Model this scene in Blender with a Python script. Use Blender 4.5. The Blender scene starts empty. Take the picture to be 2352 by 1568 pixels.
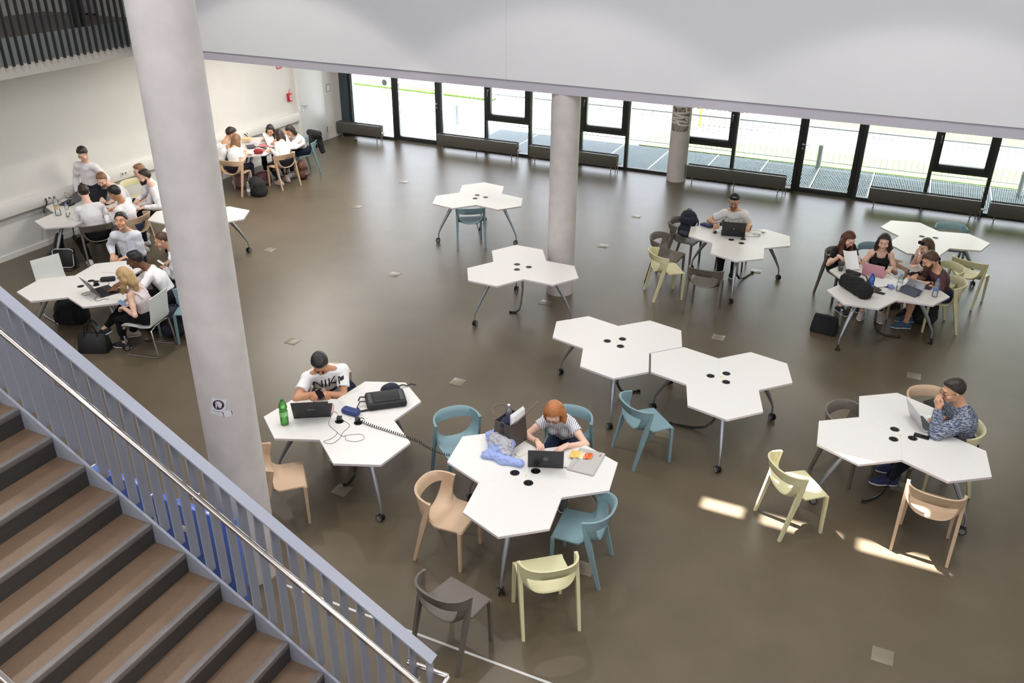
import bpy, bmesh, math, random
import numpy as np
from mathutils import Vector, Matrix
from mathutils.bvhtree import BVHTree
random.seed(7)
SC = bpy.context.scene
COL = SC.collection
PI = math.pi
R = math.radians

# ---------------------------------------------------------------- camera, world, lights, exposure
cam = bpy.data.objects.new('camera', bpy.data.cameras.new('camera'))
COL.objects.link(cam)
_yaw, _pit, _rol = R(24.55), R(27.184), R(-0.479)
_f = Vector((-math.sin(_yaw) * math.cos(_pit), math.cos(_yaw) * math.cos(_pit), -math.sin(_pit)))
_r0 = Vector((math.cos(_yaw), math.sin(_yaw), 0))
_d0 = _f.cross(_r0)
_r = _r0 * math.cos(_rol) + _d0 * math.sin(_rol)
_d = -_r0 * math.sin(_rol) + _d0 * math.cos(_rol)
_m = Matrix((_r, -_d, -_f)).transposed().to_4x4()
_m.translation = (0, 0, 5.524)
cam.matrix_world = _m
cam.data.sensor_width = 36
cam.data.lens = 36 * 1982.27 / 2352
cam.data.clip_end = 200
SC.camera = cam
SC.view_settings.view_transform = 'Standard'
SC.view_settings.look = 'None'
SC.view_settings.gamma = 1
SC.view_settings.use_curve_mapping = False
SC.view_settings.exposure = 0.0
SC.cycles.max_bounces = 8
SC.cycles.diffuse_bounces = 4
SC.cycles.glossy_bounces = 3
SC.cycles.transmission_bounces = 4
SC.cycles.transparent_max_bounces = 12
SC.cycles.sample_clamp_indirect = 6
SC.cycles.caustics_reflective = False
SC.cycles.caustics_refractive = False

world = bpy.data.worlds.new('world')
SC.world = world
world.use_nodes = True
_nt = world.node_tree
_sky = _nt.nodes.new('ShaderNodeTexSky')
_sky.sky_type = 'NISHITA'
_sky.sun_disc = False
_sky.sun_elevation = R(53)
_sky.sun_rotation = R(-65)
_bg = _nt.nodes['Background']
_nt.links.new(_sky.outputs[0], _bg.inputs[0])
_bg.inputs[1].default_value = 0.35
_hz = _nt.nodes.new('ShaderNodeBackground')          # bright summer haze over the whole sky
_hz.inputs[0].default_value = (1.0, .985, .95, 1)
_hz.inputs[1].default_value = 3.3
_ad = _nt.nodes.new('ShaderNodeAddShader')
_nt.links.new(_bg.outputs[0], _ad.inputs[0])
_nt.links.new(_hz.outputs[0], _ad.inputs[1])
_nt.links.new(_ad.outputs[0], _nt.nodes['World Output'].inputs[0])

def lamp(name, kind, energy, loc, color=(1, 1, 1), direction=(0, 0, -1), **kw):
    l = bpy.data.lights.new(name, kind)
    l.energy = energy
    l.color = color
    for k, v in kw.items():
        setattr(l, k, v)
    o = bpy.data.objects.new(name, l)
    COL.objects.link(o)
    o.location = loc
    o.rotation_euler = Vector(direction).to_track_quat('-Z', 'Y').to_euler()
    return o

SUN_DIR = (0.67, -0.31, -1.0)
lamp('sun', 'SUN', 55.0, (-20, 12, 30), (1, .98, .95), SUN_DIR, angle=R(.53))
# added fill lamps for the hall's bluish ambient daylight (out of view, above the hall)
for _x, _y in ((-9.6, 2.2), (-4.4, 2.2), (.6, 2.2), (-9.6, 7.0), (-4.4, 7.0), (.6, 7.0)):
    lamp('roof_fill', 'AREA', 85, (_x, _y, 7.22), (.90, .95, 1.0), shape='RECTANGLE', size=2.6, size_y=1.6)
# added side fill lamps behind and right of the camera, brightening upright surfaces
lamp('side_fill', 'AREA', 260, (-4, -3.8, 5.6), (.93, .96, 1.0), (0, 1, -.05), shape='RECTANGLE', size=14, size_y=2.6)
lamp('side_fill', 'AREA', 120, (3.85, 4, 5.6), (.93, .96, 1.0), (-1, 0, -.05), shape='RECTANGLE', size=10, size_y=2.6)
# warm recessed downlights in the hall ceiling
SPOTS = [(x, y) for y in (8.45, 4.2, 0.0) for x in (-9.2, -4.42, .06)]
for _x, _y in SPOTS:
    lamp('downlight', 'SPOT', 380 if _x < -9 else (235 if _y > 8 else 130), (_x, _y, 7.12), (1, .93, .85), spot_size=R(95), spot_blend=.12, shadow_soft_size=.12)
# added fill lamps under the low ceiling, strongest near the left wall they brighten
for _x, _y, _e in ((-10.3, 12.3, 95), (-11.2, 14.6, 75), (-10.6, 16.8, 40), (-7, 15, 30), (-4.5, 15, 30), (-1, 15, 30), (2, 15, 30)):
    lamp('soffit_fill', 'AREA', _e, (_x, _y, 3.04), (1, .95, .88), shape='DISK', size=2.0)
# ---------------------------------------------------------------- materials
def lin(h):
    if isinstance(h, str):
        h = h.lstrip('#')
        c = [int(h[i:i + 2], 16) / 255 for i in (0, 2, 4)]
    else:
        c = [v / 255 for v in h]
    return tuple((v / 12.92 if v <= .04045 else ((v + .055) / 1.055) ** 2.4) for v in c) + (1,)

_mats = {}
def mat(name, col, rough=.5, metal=0, noise=0, nscale=20, bump=0, bscale=60, spec=.5, coat=0, aniso=None, stretch=None):
    if name in _mats:
        return _mats[name]
    m = bpy.data.materials.new(name)
    m.use_nodes = True
    nt = m.node_tree
    b = nt.nodes['Principled BSDF']
    c = lin(col)
    b.inputs['Base Color'].default_value = c
    b.inputs['Roughness'].default_value = rough
    b.inputs['Metallic'].default_value = metal
    b.inputs['Specular IOR Level'].default_value = spec
    b.inputs['Coat Weight'].default_value = coat
    tc = nt.nodes.new('ShaderNodeTexCoord')
    src = tc.outputs['Object']
    if stretch:
        mp = nt.nodes.new('ShaderNodeMapping')
        mp.inputs['Scale'].default_value = stretch
        nt.links.new(src, mp.inputs[0])
        src = mp.outputs[0]
    if noise:
        n = nt.nodes.new('ShaderNodeTexNoise')
        n.inputs['Scale'].default_value = nscale
        n.inputs['Detail'].default_value = 4
        nt.links.new(src, n.inputs['Vector'])
        r = nt.nodes.new('ShaderNodeValToRGB')
        r.color_ramp.elements[0].position = .3
        r.color_ramp.elements[1].position = .7
        r.color_ramp.elements[0].color = tuple(v * (1 - noise) for v in c[:3]) + (1,)
        r.color_ramp.elements[1].color = tuple(min(1, v * (1 + noise)) for v in c[:3]) + (1,)
        nt.links.new(n.outputs[0], r.inputs[0])
        nt.links.new(r.outputs[0], b.inputs['Base Color'])
    if bump:
        n2 = nt.nodes.new('ShaderNodeTexNoise')
        n2.inputs['Scale'].default_value = bscale
        n2.inputs['Detail'].default_value = 3
        nt.links.new(src, n2.inputs['Vector'])
        bp = nt.nodes.new('ShaderNodeBump')
        bp.inputs['Strength'].default_value = bump
        bp.inputs['Distance'].default_value = .01
        nt.links.new(n2.outputs[0], bp.inputs['Height'])
        nt.links.new(bp.outputs[0], b.inputs['Normal'])
    _mats[name] = m
    return m

def mat_glass(name, tint=(1, 1, 1), refl=.07, rough=.0):
    m = bpy.data.materials.new(name)
    m.use_nodes = True
    nt = m.node_tree
    nt.nodes.remove(nt.nodes['Principled BSDF'])
    t = nt.nodes.new('ShaderNodeBsdfTransparent')
    t.inputs[0].default_value = (*tint, 1)
    g = nt.nodes.new('ShaderNodeBsdfGlossy')
    g.inputs['Roughness'].default_value = rough
    lw = nt.nodes.new('ShaderNodeFresnel')
    lw.inputs[0].default_value = 1.45
    mx = nt.nodes.new('ShaderNodeMixShader')
    nt.links.new(lw.outputs[0], mx.inputs[0])
    nt.links.new(t.outputs[0], mx.inputs[1])
    nt.links.new(g.outputs[0], mx.inputs[2])
    nt.links.new(mx.outputs[0], nt.nodes['Material Output'].inputs[0])
    return m

# ---------------------------------------------------------------- mesh builder
class MB:
    def __init__(s):
        s.v = []; s.f = []; s.mi = []; s.M = Matrix.Identity(4); s.cur = 0
    def raw(s, verts, faces, M=None):
        o = len(s.v)
        T = s.M if M is None else s.M @ M
        s.v += [tuple(T @ Vector(p)) for p in verts]
        s.f += [tuple(i + o for i in f) for f in faces]
        s.mi += [s.cur] * len(faces)
        return s
    def box(s, c, d, bev=0, M=None, rz=0):
        x, y, z = d[0] / 2, d[1] / 2, d[2] / 2
        T = Matrix.Translation(c)
        if rz: T = T @ Matrix.Rotation(rz, 4, 'Z')
        if M is not None: T = M @ T
        if bev <= 0:
            v = [(sx * x, sy * y, sz * z) for sz in (-1, 1) for sy in (-1, 1) for sx in (-1, 1)]
            return s.raw(v, [(0, 2, 3, 1), (4, 5, 7, 6), (0, 1, 5, 4), (2, 6, 7, 3), (0, 4, 6, 2), (1, 3, 7, 5)], T)
        b = min(bev, x * .99, y * .99, z * .99)
        bm = bmesh.new()
        bmesh.ops.create_cube(bm, size=1)
        for q in bm.verts: q.co = Vector((q.co.x * d[0], q.co.y * d[1], q.co.z * d[2]))
        bmesh.ops.bevel(bm, geom=bm.edges[:], offset=b, segments=2, profile=.5, affect='EDGES')
        bm.verts.index_update()
        v = [tuple(q.co) for q in bm.verts]; f = [tuple(q.index for q in g.verts) for g in bm.faces]
        bm.free()
        return s.raw(v, f, T)
    def prism(s, poly, z0, z1, M=None, inset=0):
        n = len(poly)
        if inset:
            cx = sum(p[0] for p in poly) / n; cy = sum(p[1] for p in poly) / n
            tp = []
            for p in poly:
                d = math.hypot(p[0] - cx, p[1] - cy); k = max(0, (d - inset) / d)
                tp.append((cx + (p[0] - cx) * k, cy + (p[1] - cy) * k))
            zi = z1 - inset * .6
            v = [(*p, z0) for p in poly] + [(*p, zi) for p in poly] + [(*p, z1) for p in tp]
            f = [tuple(range(n))[::-1], tuple(range(2 * n, 3 * n))]
            f += [(i, (i + 1) % n, n + (i + 1) % n, n + i) for i in range(n)]
            f += [(n + i, n + (i + 1) % n, 2 * n + (i + 1) % n, 2 * n + i) for i in range(n)]
            return s.raw(v, f, M)
        v = [(*p, z0) for p in poly] + [(*p, z1) for p in poly]
        f = [tuple(range(n))[::-1], tuple(range(n, 2 * n))] + [(i, (i + 1) % n, n + (i + 1) % n, n + i) for i in range(n)]
        return s.raw(v, f, M)
    def tube(s, pts, r, n=10, closed=False, caps=True, flat=None):
        P = [Vector(p) for p in pts]
        m = len(P)
        rr = r if isinstance(r, (list, tuple)) else [r] * m
        v = []; f = []
        prev = None
        for i in range(m):
            if closed: t = (P[(i + 1) % m] - P[i - 1])
            else: t = P[min(i + 1, m - 1)] - P[max(i - 1, 0)]
            t.normalize()
            if prev is None:
                a = Vector((0, 0, 1)) if abs(t.z) < .9 else Vector((0, 1, 0))
                u = t.cross(a).normalized()
            else:
                u = (prev - t * prev.dot(t)).normalized()
            prev = u
            w = t.cross(u)
            for k in range(n):
                q = 2 * PI * k / n
                v.append(tuple(P[i] + u * (rr[i] * math.cos(q)) + w * (rr[i] * (flat or 1) * math.sin(q))))
        L = m if closed else m - 1
        for i in range(L):
            for k in range(n):
                a = i * n + k; b = i * n + (k + 1) % n
                c = ((i + 1) % m) * n + (k + 1) % n; d = ((i + 1) % m) * n + k
                f.append((a, b, c, d))
        if caps and not closed:
            f.append(tuple(range(n))[::-1]); f.append(tuple((m - 1) * n + k for k in range(n)))
        return s.raw(v, f)
    def bar(s, pts, w, h, up=(0, 0, 1)):
        """rectangular section swept along pts; w across, h along up"""
        P = [Vector(p) for p in pts]; m = len(P); up = Vector(up)
        ww = w if isinstance(w, (list, tuple)) else [w] * m
        hh = h if isinstance(h, (list, tuple)) else [h] * m
        v = []; f = []
        for i in range(m):
            t = (P[min(i + 1, m - 1)] - P[max(i - 1, 0)]).normalized()
            a = t.cross(up).normalized(); b = a.cross(t).normalized()
            for sx, sy in ((-1, -1), (1, -1), (1, 1), (-1, 1)):
                v.append(tuple(P[i] + a * (sx * ww[i] / 2) + b * (sy * hh[i] / 2)))
        for i in range(m - 1):
            for k in range(4):
                f.append((i * 4 + k, i * 4 + (k + 1) % 4, (i + 1) * 4 + (k + 1) % 4, (i + 1) * 4 + k))
        f += [(3, 2, 1, 0), tuple((m - 1) * 4 + k for k in range(4))]
        return s.raw(v, f)
    def lathe(s, prof, n=20, M=None):
        v = []; f = []
        for r, z in prof:
            for k in range(n):
                a = 2 * PI * k / n
                v.append((max(r, 1e-4) * math.cos(a), max(r, 1e-4) * math.sin(a), z))
        for i in range(len(prof) - 1):
            for k in range(n):
                f.append((i * n + k, i * n + (k + 1) % n, (i + 1) * n + (k + 1) % n, (i + 1) * n + k))
        f.append(tuple(range(n))[::-1]); f.append(tuple((len(prof) - 1) * n + k for k in range(n)))
        return s.raw(v, f, M)
    def grid(s, rows, thick=0, close_u=False):
        """rows of points -> surface; thick>0 gives it a back side"""
        nr = len(rows); nc = len(rows[0])
        P = [[Vector(p) for p in r] for r in rows]
        v = [tuple(p) for r in P for p in r]; f = []
        cu = nc if close_u else nc - 1
        for i in range(nr - 1):
            for j in range(cu):
                f.append((i * nc + j, i * nc + (j + 1) % nc, (i + 1) * nc + (j + 1) % nc, (i + 1) * nc + j))
        if thick:
            o = len(v)
            for i in range(nr):
                for j in range(nc):
                    a = P[min(i + 1, nr - 1)][j] - P[max(i - 1, 0)][j]
                    if close_u: b = P[i][(j + 1) % nc] - P[i][j - 1]
                    else: b = P[i][min(j + 1, nc - 1)] - P[i][max(j - 1, 0)]
                    nn = a.cross(b)
                    nn = nn.normalized() if nn.length > 1e-9 else Vector((0, 0, 1))
                    v.append(tuple(P[i][j] + nn * thick))
            f += [tuple(i + o for i in q[::-1]) for q in f[:]]
            if not close_u:
                for i in range(nr - 1):
                    for j in (0, nc - 1):
                        q = (i * nc + j, (i + 1) * nc + j, (i + 1) * nc + j + o, i * nc + j + o)
                        f.append(q if j == 0 else q[::-1])
            for j in range(cu):
                for i in (0, nr - 1):
                    q = (i * nc + j, i * nc + j + o, i * nc + (j + 1) % nc + o, i * nc + (j + 1) % nc)
                    f.append(q if i == 0 else q[::-1])
        return s.raw(v, f)
    def build(s, name, m, parent=None, smooth=35, kind=None):
        me = bpy.data.meshes.new(name)
        me.from_pydata(s.v, [], s.f)
        ms = m if isinstance(m, (list, tuple)) else [m]
        for q in ms: me.materials.append(q)
        if len(ms) > 1: me.polygons.foreach_set('material_index', s.mi)
        if smooth:
            me.shade_smooth()
            me.set_sharp_from_angle(angle=R(smooth))
        bm = bmesh.new(); bm.from_mesh(me); bmesh.ops.recalc_face_normals(bm, faces=bm.faces[:]); bm.to_mesh(me); bm.free()
        o = bpy.data.objects.new(name, me)
        COL.objects.link(o)
        if parent is not None: o.parent = parent
        if kind: o['kind'] = kind
        return o

def empty(name, loc=(0, 0, 0), rz=0):
    o = bpy.data.objects.new(name, None)
    COL.objects.link(o)
    o.location = loc
    o.rotation_euler = (0, 0, rz)
    o.empty_display_size = .1
    return o
def tag(o, label=None, cat=None, group=None, kind=None):
    if label: o['label'] = label
    if cat: o['category'] = cat
    if group: o['group'] = group
    if kind: o['kind'] = kind
    return o
def thing(name, label, cat, loc=(0, 0, 0), rz=0, group=None):
    return tag(empty(name, loc, rz), label, cat, group)
def clone(o, parent=None, swap=None):
    c = o.copy()
    COL.objects.link(c)
    if parent is not None: c.parent = parent
    if swap and c.type == 'MESH':
        for a, b in swap.items():
            for sl in c.material_slots:
                if sl.material and sl.material.name == a.name:
                    sl.link = 'OBJECT'; sl.material = b
    for ch in list(o.children): clone(ch, c, swap)
    return c
def structure(o): o['kind'] = 'structure'; return o
def sub(o, parent): o.parent = parent; return o

def text_mb(mb, txt, size, M, depth=.0008, align='CENTER', shear=0, sx=1):
    """flat lettering as thin geometry, in the XY plane of M"""
    cu = bpy.data.curves.new('t', 'FONT')
    cu.body = txt; cu.size = size; cu.align_x = align; cu.align_y = 'CENTER'; cu.shear = shear; cu.resolution_u = 3
    o = bpy.data.objects.new('t', cu)
    me = bpy.data.meshes.new_from_object(o)
    v = [(p.co.x * sx, p.co.y, depth) for p in me.vertices]
    f = [tuple(p.vertices) for p in me.polygons]
    bpy.data.objects.remove(o); bpy.data.curves.remove(cu); bpy.data.meshes.remove(me)
    mb.raw(v, f, M)
def poly2(pts): return [tuple(p) for p in pts]
# ---------------------------------------------------------------- room shell
M_white = mat('wall_paint', (226, 224, 220), .8, noise=.015, nscale=3)
M_fascia = mat('fascia_paint', (222, 221, 225), .75, noise=.01, nscale=2)
M_strip = mat('fascia_edge_shade', (186, 181, 192), .7)  # greyer than the fascia: the recessed strip's shade is put into its colour
M_floor = mat('linoleum_floor', (94, 83, 67), .35, noise=.10, nscale=1.6, bump=.02, bscale=220, spec=.55)
M_conc = mat('fair_faced_concrete', (205, 197, 196), .55, noise=.07, nscale=5, bump=.05, bscale=30)
M_dark = mat('dark_aluminium', (42, 46, 46), .4, spec=.5)
M_silver = mat('brushed_metal', (190, 190, 195), .3, metal=1)
M_steel = mat('polished_steel', (215, 205, 200), .16, metal=1)
M_plastic_white = mat('white_plastic', (232, 231, 228), .4)
M_black = mat('black_plastic', (22, 22, 23), .4)
M_glass = mat_glass('window_glass')

def boxobj(name, x0, x1, y0, y1, z0, z1, m, parent=None, bev=0, smooth=35):
    b = MB(); b.box(((x0 + x1) / 2, (y0 + y1) / 2, (z0 + z1) / 2), (x1 - x0, y1 - y0, z1 - z0), bev)
    return b.build(name, m, parent, smooth)
def S(*a, **k): return structure(boxobj(*a, **k))

floor = S('floor', -16.2, 4.2, -4, 18.75, -.25, 0, M_floor)
for x, y in [(-9.78, 15.67), (-7.23, 11.14), (-7.23, 8.46), (-4.62, 8.45), (-9.78, 11.15), (-4.51, 15.7), (-4.56, 13.88), (-1.88, 11.16), (.69, 11.16), (.654, 5.96), (-1.93, 5.89), (-4.65, 5.92), (-1.9, 8.42), (.65, 8.5), (-9.74, 13.8), (-4.55, 11.19), (-1.86, 13.88)]:
    b = MB(); b.box((x, y, .001), (.17, .17, .006), .002)
    for s in (-1, 1): b.box((x + .05 * s, y, .0045), (.03, .006, .002))
    b.build('floor_box_lid', mat('floor_lid', (126, 116, 100), .35), floor)
boxobj('joint_strip', -4.35, 3.9, 4.525, 4.548, .0, .003, mat('pale_joint', (205, 203, 198), .4), floor)

wl = S('wall_left', -13.7, -13.45, -4, 18.95, 0, 3.1, M_white)
S('baseboard_left', -13.45, -13.43, -4, 16.9, 0, .09, mat('white_skirting', (236, 235, 232), .5))
S('wall_rear', -16.2, 4.2, -4.25, -4, 0, 7.3, M_white)
S('wall_right', 4.0, 4.2, -4, 18.95, 0, 7.3, M_white)
# hall ceiling, with a narrow roof slot that lets a strip of sun in
MC = mat('ceiling_paint', (235, 235, 235), .85)
slot = [(-6.20, -5.66), (-5.60, -4.72), (-4.68, -3.75)]
yA, yB = 9.52, 9.75
cb = MB()
def cbox(x0, x1, y0, y1): cb.box(((x0 + x1) / 2, (y0 + y1) / 2, 7.4), (x1 - x0, y1 - y0, .2))
cbox(-16.2, 4.2, -4.25, yA); cbox(-16.2, 4.2, yB, 13.0)
xs = [-16.2] + [v for p in slot for v in p] + [4.2]
for i in range(0, len(xs), 2): cbox(xs[i], xs[i + 1], yA, yB)
structure(cb.build('ceiling', MC))
for i, (x, y) in enumerate(SPOTS):
    b = MB(); b.lathe([(.10, 7.3), (.10, 7.275), (.082, 7.27), (.078, 7.3)], 20)
    o = tag(b.build('ceiling_downlight', M_plastic_white), 'round white downlight recessed in the hall ceiling', 'light', 'ceiling downlights')
    o.location = (x, y, 0)
    # centre the ring on its own origin
# upper fascia wall over the lower zone
structure(boxobj('wall_fascia', -12.26, 4.0, 11.45, 11.60, 3.225, 7.3, M_fascia))
S('trim_1', -12.26, 4.0, 11.475, 11.60, 3.085, 3.225, M_strip)
S('trim_2', -5.362, -5.356, 11.4485, 11.452, 3.225, 7.3, mat('joint_grey', (196, 194, 198), .8))
S('ceiling_low', -13.7, 4.2, 11.6, 18.95, 3.085, 3.3, MC)
S('wall_upper_back', -16.2, 4.2, 12.75, 12.9, 3.3, 7.3, M_white)
S('baseboard_upper', -16.1, -12.3, 12.735, 12.75, 3.45, 3.56, mat('white_skirting', (236, 235, 232), .5))
S('baseboard_upper_left', -16.1, -16.085, -4, 12.75, 3.45, 3.56, mat('white_skirting', (236, 235, 232), .5))
S('wall_upper_left', -16.25, -16.1, -4, 12.9, 3.3, 7.3, M_white)
# gallery slab and railing
S('slab_gallery', -16.2, -12.26, -4, 12.75, 3.12, 3.45, M_floor)
S('trim_3', -12.32, -12.255, -4, 11.45, 3.085, 3.30, mat('gallery_edge', (176, 172, 166), .6, noise=.03, nscale=3))
rail = thing('gallery_railing', 'dark flat bar railing on the grey edge plate of the upper gallery', 'railing', (-12.25, 11.4, 3.25))
boxobj('edge_plate', -.03, 0, -15.3, 0, .02, .40, mat('plate_grey', (112, 118, 119), .5), rail)
mfin = mat('fin_dark', (52, 50, 51), .45)
fin = boxobj('railing_bar', 0, .065, -.006, .006, .0, 1.25, mfin, rail)
fin.location = (0, -.04, 0)
for i in range(1, 116):
    f = fin.copy(); COL.objects.link(f); f.parent = rail; f.location = (0, -.04 - i * .128, 0)
boxobj('top_rail', -.005, .07, -15.3, 0, 1.25, 1.265, mfin, rail)
d3 = structure(empty('door_4', (-15.1, 12.74, 3.45)))
boxobj('door_leaf', -.36, .36, -.03, 0, .03, 2.1, mat('grey_door', (186, 180, 184), .5), d3)
boxobj('gap_shade', -.37, .37, -.035, 0, 0, .03, M_black, d3)  # black strip painted in for the dark gap under the door
tag(boxobj('gallery_post', -13.80, -13.63, 11.38, 11.52, 3.45, 7.3, mat('post_dark', (60, 62, 60), .4), None, .01), 'dark steel post on the upper gallery floor', 'post')

# ---------------------------------------------------------------- concrete columns
def column(x, y, z1, label, r=.21):
    b = MB(); b.lathe([(r, 0), (r, z1)], 48)
    o = tag(b.build('concrete_column', M_conc, None, 60), label, 'column')
    o.location = (x, y, 0)
    return o
col1 = column(-4.68, 4.58, 7.3, 'tall light concrete column beside the stair, with two stickers on it', .222)
col2 = column(-4.52, 11.69, 3.12, 'round concrete column in the middle of the hall under the white fascia')
col3 = column(-4.48, 18.47, 3.12, 'round concrete column at the glass front wearing a grey photo poster')

# ---------------------------------------------------------------- glazed front
YG = 18.80
Mx = [-13.17, -11.9, -10.56, -9.31, -8.15, -6.87, -5.76, -4.48, -3.36, -2.03, -.78, .53, 1.6, 2.85, 4.0]
kinds = ['f', 'd', 'f', 'c', 'f', 'c', 'f', 'c', 'f', 'd', 'f', 'c', 'f', 'f']
M_bright = mat('mullion_reflection', (150, 160, 165), .3, metal=.6)  # lighter tone paints the light reflected along the mullion sides
handle_mb = MB()
def lever(parent, x, y, z, right=True):
    h = empty('door_handle', (x, y, z)); h.parent = parent
    b = MB(); b.lathe([(.026, 0), (.026, .012)], 14, Matrix.Rotation(PI / 2, 4, 'X'))
    b.tube([(0, 0, 0), (0, -.05, 0), (.02 if right else -.02, -.055, 0), (.13 if right else -.13, -.055, 0)], .009, 8)
    b.lathe([(.024, 0), (.024, .01)], 14, Matrix.Translation((0, 0, -.09)) @ Matrix.Rotation(PI / 2, 4, 'X'))
    o = b.build('lever', M_silver, h)
def frame(parent, name, x0, x1, z0, z1, w, y0, y1, m=M_dark, sides='lrbt'):
    b = MB()
    ym, dy = (y0 + y1) / 2, y1 - y0
    if 'l' in sides: b.box((x0 + w / 2, ym, (z0 + z1) / 2), (w, dy, z1 - z0), .004)
    if 'r' in sides: b.box((x1 - w / 2, ym, (z0 + z1) / 2), (w, dy, z1 - z0), .004)
    if 'b' in sides: b.box(((x0 + x1) / 2, ym, z0 + w / 2), (x1 - x0 - 2 * w, dy, w), .004)
    if 't' in sides: b.box(((x0 + x1) / 2, ym, z1 - w / 2), (x1 - x0 - 2 * w, dy, w), .004)
    return b.build(name, m, parent)
def pane(parent, x0, x1, z0, z1, y=YG, name='pane'):
    return boxobj(name, x0, x1, y - .006, y + .006, z0, z1, M_glass, parent)
wn = dn = 0
for i, k in enumerate(kinds):
    a, c = Mx[i], Mx[i + 1]
    if k == 'd':
        dn += 1; w = structure(empty('door_%d' % dn))
        frame(w, 'door_frame', a - .03, c + .03, 0, 3.08, .075, YG - .06, YG + .06, sides='lrt')
        frame(w, 'door_leaf_frame', a + .045, c - .045, .01, 3.0, .095, YG - .045, YG + .045)
        pane(w, a + .14, c - .14, .1, 2.9)
        lever(w, (c - .09) if dn == 1 else (a + .09), YG - .05, 1.02, dn == 2)
    else:
        wn += 1; w = structure(empty('window_%d' % wn))
        boxobj('mullion', a - .03, a + .03, YG - .07, YG + .07, 0, 3.08, M_dark, w)
        boxobj('mullion_glint', a + .03, a + .045, YG - .02, YG + .06, 0.05, 3.08, M_bright, w)  # thin strip standing in for the reflection on the dark mullion
        boxobj('sill', a + .03, c - .03, YG - .06, YG + .06, 0, .055, M_dark, w)
        if k == 'c':
            pane(w, a + .03, c - .03, .055, .76)
            boxobj('transom', a + .03, c - .03, YG - .06, YG + .06, .76, .82, M_dark, w)
            frame(w, 'casement_frame', a + .03, c - .03, .82, 3.05, .10, YG - .075, YG + .05)
            pane(w, a + .13, c - .13, .92, 2.95)
            left = i != 7
            hx = a + .08 if left else c - .08
            b = MB(); b.box((hx, YG - .085, 1.45), (.025, .02, .07), .004); b.tube([(hx, YG - .1, 1.46), (hx, YG - .115, 1.45), (hx, YG - .115, 1.34)], .009, 8)
            b.build('window_handle', M_silver, w)
        else:
            pane(w, a + .03, c - .03, .055, 3.08)
S('trim_4', -13.45, -13.20, YG - .12, YG + .02, 0, 3.08, mat('blue_grey_panel', (60, 70, 78), .35))
S('trim_5', -13.7, 4.2, YG + .07, YG + .2, -.25, .0, M_dark)
S('canopy_roof', -12.3, 6.0, 18.95, 22.3, 3.42, 3.60, mat('canopy_concrete', (200, 198, 194), .8))
# signs and stickers on the glass
def sign(x, z, label):
    t = thing('exit_sign', label, 'sign', (x, YG - .012, z))
    boxobj('sign_plate', -.14, .14, -.004, .0, -.065, .065, mat('sign_paper', (222, 222, 214), .6), t)
    b = MB(); T = Matrix.Translation((0, -.0045, 0)) @ Matrix.Rotation(PI / 2, 4, 'X')
    text_mb(b, 'NOTAUSGANG', .036, T @ Matrix.Translation((0, .027, 0))); text_mb(b, 'NOTAUSGANG', .036, T @ Matrix.Translation((0, -.027, 0)))
    b.build('lettering', mat('sign_ink', (105, 105, 100), .6), t)
sign(-11.2, 1.60, 'small white emergency exit sign on the glass of the left door')
sign(-1.42, 1.60, 'small white emergency exit sign on the glass of the right door')
b = MB(); b.lathe([(.075, 0), (.075, .004)], 24, Matrix.Rotation(PI / 2, 4, 'X'))
o = tag(b.build('glass_sticker', mat('sticker_grey', (150, 158, 158), .5)), 'round grey sticker on the first glass pane from the left', 'sticker'); o.location = (-12.15, YG - .01, 1.40)

# left wall: door, trunking, sockets, alarm
d = structure(empty('door_3', (-13.45, 17.47, 0)))
M_door = mat('door_white', (226, 229, 230), .35)
boxobj('door_leaf', 0, .035, -.49, .50, .01, 2.6, M_door, d, .003)
boxobj('door_frame', 0, .05, -.62, -.50, 0, 2.75, M_white, d)
boxobj('door_gap', 0, .02, -.50, -.49, 0, 2.6, M_black, d)
h = empty('door_handle', (.04, -.40, 1.02)); h.parent = d
b = MB(); b.lathe([(.026, 0), (.026, .012)], 14, Matrix.Rotation(PI / 2, 4, 'Y')); b.tube([(0, 0, 0), (.05, 0, 0), (.055, .02, 0), (.055, .13, 0)], .01, 8)
b.lathe([(.024, 0), (.024, .01)], 14, Matrix.Translation((0, 0, -.09)) @ Matrix.Rotation(PI / 2, 4, 'Y'))
b.build('lever', M_silver, h)
boxobj('hinge', .03, .045, .50, .52, .2, .34, M_silver, d)
sw = boxobj('switch_plate', .05, .062, -.60, -.52, .94, 1.06, M_plastic_white, d, .003)
tr = thing('cable_trunking', 'white cable trunking box running along the left wall', 'trunking', (-13.45, 0, 0))
boxobj('channel', 0, .10, -4, 16.85, .725, .93, mat('trunking_white', (228, 226, 221), .5), tr, .004)
for y in (9.76, 11.46, 14.91):
    s = empty('socket', (.10, y, .83)); s.parent = tr
    boxobj('socket_plate', 0, .01, -.075, .075, -.04, .04, M_plastic_white, s, .003)
    b = MB()
    for q in (-.037, .037): b.lathe([(.021, 0), (.021, .003)], 14, Matrix.Translation((.009, q, 0)) @ Matrix.Rotation(PI / 2, 4, 'Y'))
    b.build('socket_wells', mat('well_grey', (120, 118, 115), .6), s)
fa = thing('fire_alarm', 'red fire alarm call point on the white wall beside the door', 'alarm', (-13.45, 16.64, 1.31))
boxobj('case', 0, .06, -.065, .065, -.09, .09, mat('alarm_red', (188, 32, 42), .4), fa, .006)
boxobj('label_plate', .06, .063, -.03, .04, -.06, .04, M_plastic_white, fa)
boxobj('key_mark', .063, .065, -.003, .02, -.04, .02, M_black, fa)
b = MB(); b.tube([(.03, 0, .09), (.03, 0, .15), (.03, .06, .18)], .006, 6); b.build('hose', mat('alarm_red', (188, 32, 42), .4), fa)
es = thing('fire_sign', 'red and white fire sign high on the left wall', 'sign', (-13.445, 16.41, 2.08))
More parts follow.
